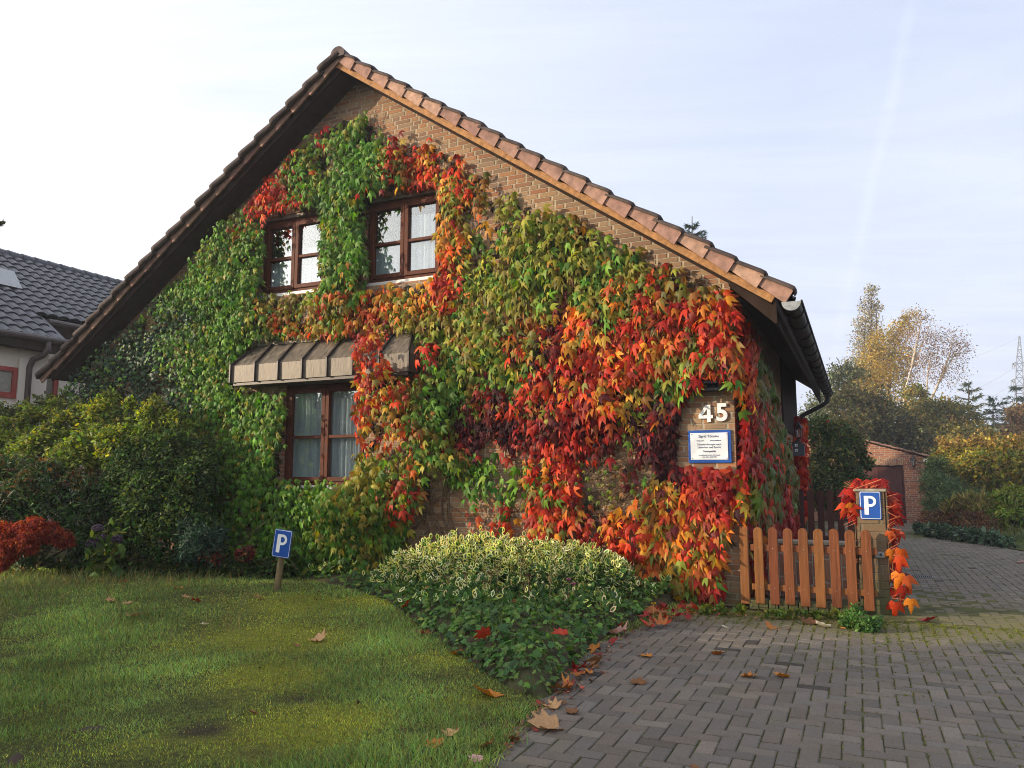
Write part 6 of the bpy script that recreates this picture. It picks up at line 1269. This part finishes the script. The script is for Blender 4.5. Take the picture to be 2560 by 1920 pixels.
bush('climbing_bush', 'dark green overgrown bush left of the garage door', 'shrub', (1820, 1120), [(1775, 935, 20.5, 32), (1815, 950, 20.5, 34), (1840, 968, 20.4, 26), (1848, 990, 20.4, 22), (1795, 1000, 20.2, 42), (1832, 1030, 20, 30), (1765, 1050, 19.8, 40), (1872, 1000, 20.4, 12), (1868, 1045, 20.2, 12), (1810, 1070, 19.6, 36)], 1500, 12, .085, T_OVAL, [(.05, .085, .025), (.07, .10, .028), (.10, .11, .03), (.04, .065, .022), (.17, .13, .035)], 208, up=.5, spread=.16)

# ------------------------------------------------------------------ trees beyond the plot
def tree(name, label, base, trunk, lobes, ncl, per, size, pal, seed, tpl=T_OVAL, bark=M_BARK, r0=.14, group='trees beyond the garage', limbs=True, nm='crown', **kw):
    d0 = base[2]; b = dist(base[0], base[1], d0); b[2] = 0
    t = thing(name, label, 'tree', tuple(b), group, IM)
    foliage(t, nm, lobes, ncl, per, size, tpl, pal, seed, **kw)
    mb = MB(); rq = random.Random(seed)
    for path in trunk:
        pts = [dist(x, y, d0) for x, y in path]; pts[0] = np.array([pts[0][0], pts[0][1], max(0, pts[0][2])])
        mb.tube(pts, [r0 * (1 - .85 * i / (len(pts) - 1)) for i in range(len(pts))], 6)
    if limbs:
        L0 = [dist(*q) for p in trunk for q in [(x, y, d0) for x, y in p[1:]]]
        for x, y, d, r in lobes:
            c = dist(x, y, d); s = min(L0, key=lambda p: np.linalg.norm(p - c)); rr = r / 1642 * d
            for _ in range(5):
                e = c + np.array([rq.gauss(0, .5), rq.gauss(0, .5), rq.gauss(.25, .5)]) * rr; m_ = s * .45 + e * .55 + np.array([0, 0, .12 * rr]); mb.tube([s, m_, e], [r0 * .22, r0 * .12, r0 * .04], 4, False)
    mb.build('trunk', bark, t, IM, smooth=True); return t
GOLD = [(.40, .26, .05), (.34, .21, .045), (.46, .32, .07), (.28, .19, .05), (.25, .21, .06)]
tree('poplar_tree', 'tall narrow thin leaved poplar rising behind the golden trees', (1880, 1020, 62), [[(1880, 1020), (1880, 850), (1881, 720), (1884, 615)], [(1872, 900), (1866, 760), (1870, 680)], [(1888, 880), (1895, 740), (1892, 660)]], [(1884, 632, 62, 13), (1880, 665, 62, 19), (1876, 705, 62, 25), (1874, 750, 62, 30), (1870, 800, 62, 34), (1868, 850, 62, 36)], 520, 13, .17, [(.30, .25, .16), (.24, .20, .13), (.36, .29, .16), (.20, .18, .11)], 301, spread=.3, droop=-.4)
tree('golden_tree', 'golden leaved tree in the sun behind the garage', (1915, 1020, 52), [[(1915, 1020), (1920, 860), (1925, 770), (1950, 700)], [(1905, 900), (1885, 800), (1880, 760)]], [(1905, 745, 52, 32), (1935, 780, 52, 40), (1895, 795, 52, 38), (1870, 830, 52, 38), (1945, 715, 52, 25), (1968, 692, 52, 20), (1920, 835, 51, 40)], 980, 16, .125, GOLD, 302, spread=.24, m=LEAF)
tree('birch_tree', 'half bare birch with pale leaning trunks behind the garage', (1998, 1020, 47), [[(1944, 1020), (1950, 905), (1956, 840), (1970, 790), (1998, 730), (2012, 690)], [(2006, 900), (2000, 860), (2005, 800), (2012, 760)], [(1996, 895), (2030, 822), (2056, 775), (2086, 745)], [(2030, 822), (2050, 770), (2060, 735)], [(1970, 790), (1985, 720), (1990, 690)]], [(1985, 692, 47, 22), (1965, 730, 47, 30), (2005, 740, 47, 32), (2045, 745, 47, 34), (2020, 790, 47, 36), (2070, 770, 47, 24), (1985, 800, 47, 34), (2055, 810, 47, 28), (2080, 745, 47, 16)], 620, 11, .085, [(.26, .15, .09), (.20, .12, .08), (.32, .20, .09), (.17, .11, .08)], 303, spread=.3, bark=M_BIRCH, r0=.085)
tree('bushy_tree', 'dark olive bushy tree directly above the garage roof', (1880, 1030, 36), [[(1880, 1030), (1878, 950), (1870, 880)]], [(1825, 880, 36, 40), (1875, 890, 36, 46), (1925, 915, 35.5, 42), (1855, 930, 35, 44), (1955, 945, 35, 36), (1905, 950, 35, 36), (1990, 965, 35, 30)], 1200, 14, .13, [(.07, .075, .03), (.09, .08, .03), (.05, .06, .025), (.13, .095, .035)], 304, spread=.17)
tree('leafy_tree', 'loose grey green tree showing beside the gutter end', (1800, 1030, 40), [[(1800, 1030), (1805, 900), (1815, 800)]], [(1815, 805, 40, 24), (1800, 835, 40, 28), (1842, 815, 40, 24), (1780, 875, 40, 30), (1820, 860, 40, 30), (1755, 905, 40, 26)], 480, 12, .13, [(.12, .14, .06), (.09, .11, .05), (.16, .15, .07)], 305, spread=.28)
tree('autumn_tree', 'green and amber broadleaf tree right of the garage roof', (2050, 1030, 42), [[(2050, 1030), (2045, 950), (2030, 880)]], [(1990, 900, 42, 34), (2035, 900, 42, 38), (2080, 915, 42, 36), (2015, 945, 41, 38), (2075, 955, 40, 38), (2120, 960, 40, 34), (1975, 860, 43, 26)], 1150, 14, .15, [(.14, .14, .035), (.10, .12, .035), (.26, .17, .04), (.20, .16, .04)], 306, spread=.2)
tree('amber_tree', 'rust coloured tree at the right edge below the pylon', (2212, 1030, 44), [[(2212, 1030), (2208, 960), (2205, 900)]], [(2205, 900, 44, 24), (2220, 935, 44, 30), (2185, 950, 43, 28)], 360, 13, .15, [(.26, .14, .06), (.20, .11, .05), (.16, .13, .05)], 307, spread=.22)
def conifer(name, label, tip, base, d, w, pal, seed, tiers=11, size=.35, per=26, group='conifers beyond the garden', asym=0.0):
    rq = np.random.default_rng(seed); b = dist(base[0], base[1], d); b[2] = max(0, b[2]) * 0; T = dist(tip[0], tip[1], d); t = thing(name, label, 'conifer', tuple(b), group, IM)
    mb = MB(); mb.tube([b, b * .5 + T * .5, T], [.035 * T[2] * .5, .02 * T[2] * .5, .012], 6); PP, NN, TT = [], [], []
    zb_ = T[2] * .25
    for i in range(tiers):
        f = i / (tiers - 1); z = T[2] - .04 * T[2] - (T[2] - zb_) * f ** 1.1; L = w * (.10 + .9 * f ** .8)
        for k in range(7):
            a = rq.uniform(0, 6.283); dv = np.array([math.cos(a), math.sin(a), .12 + .25 * (1 - f)]); l = L * rq.uniform(.65, 1.1) * (1 + asym * math.cos(a)); s = np.array([T[0], T[1], z]) ; e = s + dv * l
            mb.tube([s, s + dv * l * .6 + [0, 0, -.04 * l], e], [.02 * L + .01, .012 * L + .005, .004], 4, False)
            m = int(per * (.3 + l / w)); q = rq.random(m) ** .8; P = s + dv * l * q[:, None] + rq.normal(0, .05, (m, 3)) * l + np.array([0, 0, -.05 * l]); PP.append(P)
            NN.append(np.array([0, 0, 1.]) + rq.normal(0, .35, (m, 3))); TT.append(dv + rq.normal(0, .5, (m, 3)))
    PP, NN, TT = map(np.concatenate, (PP, NN, TT)); n = len(PP); mb.build('trunk', M_BARK, t, IM)
    scatter('needles', T_THREAD, PP, frames(NN, TT), size * (.6 + .6 * rq.random(n)), jitter(rq, pick(rq, pal, n), .2), LEAFD, t, IM)
CON = [(.05, .085, .05), (.065, .10, .055), (.04, .07, .045)]
conifer('cedar_tree', 'airy pale green cedar with level branches left of the pylon', (2092, 822), (2092, 1030), 50, 2.6, [(.10, .13, .07), (.08, .11, .06), (.14, .15, .07)], 401)
conifer('fir_tree', 'blue green fir between the cedar and the pylon', (2145, 855), (2145, 1030), 50, 2.4, CON, 402, asym=.25)
conifer('pine_tree', 'dark pine below the pylon at the right edge', (2195, 832), (2195, 1030), 62, 2.6, CON, 403, tiers=7, size=.5)
conifer('pine_tree', 'darker low pine filling the gap between fir and pine', (2172, 900), (2172, 1030), 52, 2.6, CON, 404, tiers=8, size=.45)
sp = dist(1495, 482, 26.0)
conifer('spruce_tree', 'spruce whose tip shows above the tiled roof slope', (1495, 466), (1495, 1030), 26.0, 2.4, [(.05, .085, .07), (.07, .11, .085)], 405, tiers=22, size=.17, per=60, group=None)
t = thing('far_woods_edge', 'distant wood edge closing the view behind the garden trees', 'trees', tuple(dist(2000, 1025, 75) * [1, 1, 0]), None, IM); t['kind'] = 'stuff'
foliage(t, 'foliage', [(1740 + 44 * k, 985 + 14 * math.sin(k * 2.1), 72 + 3 * math.sin(k * 1.3), 48) for k in range(14)], 1500, 10, .5, T_OVAL, [(.07, .08, .04), (.09, .09, .045), (.13, .10, .05)], 309, spread=.2)

# ------------------------------------------------------------------ pylon and its wires
py_d = 120.0; py_ = thing('pylon', 'grey lattice electricity pylon at the right edge', 'pylon', tuple(dist(2201, 1025, py_d) * [1, 1, 0]), None, IM)
def pd(x, y, dz=0): return dist(x, y, py_d + dz)
lat = MB()
xc = lambda y: 2202.0
hw = lambda y: np.interp(y, [726, 770, 850, 1030], [.8, 5.5, 9.5, 22])
ys = [726, 740, 755, 770, 785, 800, 815, 832, 850, 875, 905, 940, 980, 1025]
for s in (-1, 1):
    for dz in (-2, 2): lat.tube([pd(2202 + s * hw(y), y, dz * hw(y) / 6) for y in ys], .075, 4, False)
for a, b in zip(ys[:-1], ys[1:]):
    for s in (-1, 1): lat.tube([pd(2202 + s * hw(a), a, -hw(a) / 3), pd(2202 - s * hw(b), b, -hw(b) / 3)], .05, 4, False)
    lat.tube([pd(2202 - hw(b), b, -hw(b) / 3), pd(2202 + hw(b), b, -hw(b) / 3)], .05, 4, False)
lat.build('mast', M_STEEL, py_, IM)
for y, w_ in ((786, 15), (822, 18)):
    m = MB()
    for s in (-1, 1):
        tip = pd(2202 + s * w_, y, 0); m.tube([pd(2202 + s * hw(y), y - 4), tip], .07, 4, False); m.tube([pd(2202 + s * hw(y), y + 6), tip], .07, 4, False)
        for q in (.35, .7): m.tube([pd(2202 + s * (hw(y) + (w_ - hw(y)) * q), y - 4 * (1 - q)), pd(2202 + s * (hw(y) + (w_ - hw(y)) * (q - .3)), y + 6 * (1.3 - q))], .05, 4, False)
    m.build('crossarm', M_STEEL, py_, IM)
    for s in (-1, -.72):
        MB().tube([pd(2202 + s * w_, y + 1), pd(2202 + s * w_, y + 11)], .06, 5).build('insulator', M_STEEL, py_, IM)
for k, (y0, x1, y1, lab) in enumerate(((727, 1900, 775, 'topmost earth wire running left from the pylon tip'), (797, 1900, 862, 'upper power wire running left from the pylon'), (833, 1900, 890, 'lower power wire running left from the pylon'))):
    a, b = dist(2202 - (0, 15, 18)[k], y0, py_d), dist(x1, y1, 165); m = MB(); m.tube([a + (b - a) * q - np.array([0, 0, 3.0 * 4 * q * (1 - q)]) for q in np.linspace(0, 1, 13)], .015, 4, False)
    tag(m.build('power_line', M_STEEL, frame=IM), lab, 'cable', 'wires of the pylon')
# thin young tree outside the frame whose branch tip pokes in at the left edge
tb = np.array([-7.6, 7.2, 0.0]); tw_ = thing('young_tree', 'thin young tree whose leafy branch tip pokes in at the left edge', 'tree', tuple(tb), None, IM)
tm = MB(); tm.tube([tb, tb + [.05, .02, 2], tb + [0, .05, 3.6], tb + [.1, 0, 5.2]], [.07, .055, .04, .01], 7)
tips = [dist(0, 497, 7.0), dist(-5, 488, 7.0), tb + [-1.2, .6, 4.6], tb + [.5, 1.1, 5.0], tb + [-.6, -.9, 5.1], tb + [1.3, -.5, 4.9]]
for k, tp in enumerate(tips):
    s0 = tb + [.03, .03, 2.9 + .2 * k]; tm.tube([s0, s0 * .5 + tp * .5 + [0, 0, .12], tp], [.022, .013, .004], 5)
tm.build('trunk', M_BARK, tw_, IM, smooth=True)
foliage(tw_, 'crown', [(-6, 492, 7.0, 9), (-20, 485, 7.0, 14), (-45, 480, 7, 16), (-120, 470, 7, 20)], 40, 5, .06, T_OVAL, [(.05, .06, .03), (.07, .07, .03)], 411, spread=.4)

# ------------------------------------------------------------------ thin evening haze
hz = MB(); hz.box(-1502, 1502, -1502, 1502, -1.03, 26.0); ho = hz.build('haze', None, frame=IM)
hm = bpy.data.materials.new('haze'); hm.use_nodes = True; nt_ = NT(hm.node_tree); hm.node_tree.nodes.clear()
pv_ = nt_.n('ShaderNodeVolumePrincipled', {'Color': (.93, .95, 1, 1), 'Density': .0017, 'Anisotropy': .3}); oo_ = nt_.n('ShaderNodeOutputMaterial'); nt_.link(pv_.outputs[0], oo_.inputs['Volume'])
ho.data.materials.append(hm); tag(ho, kind='stuff')
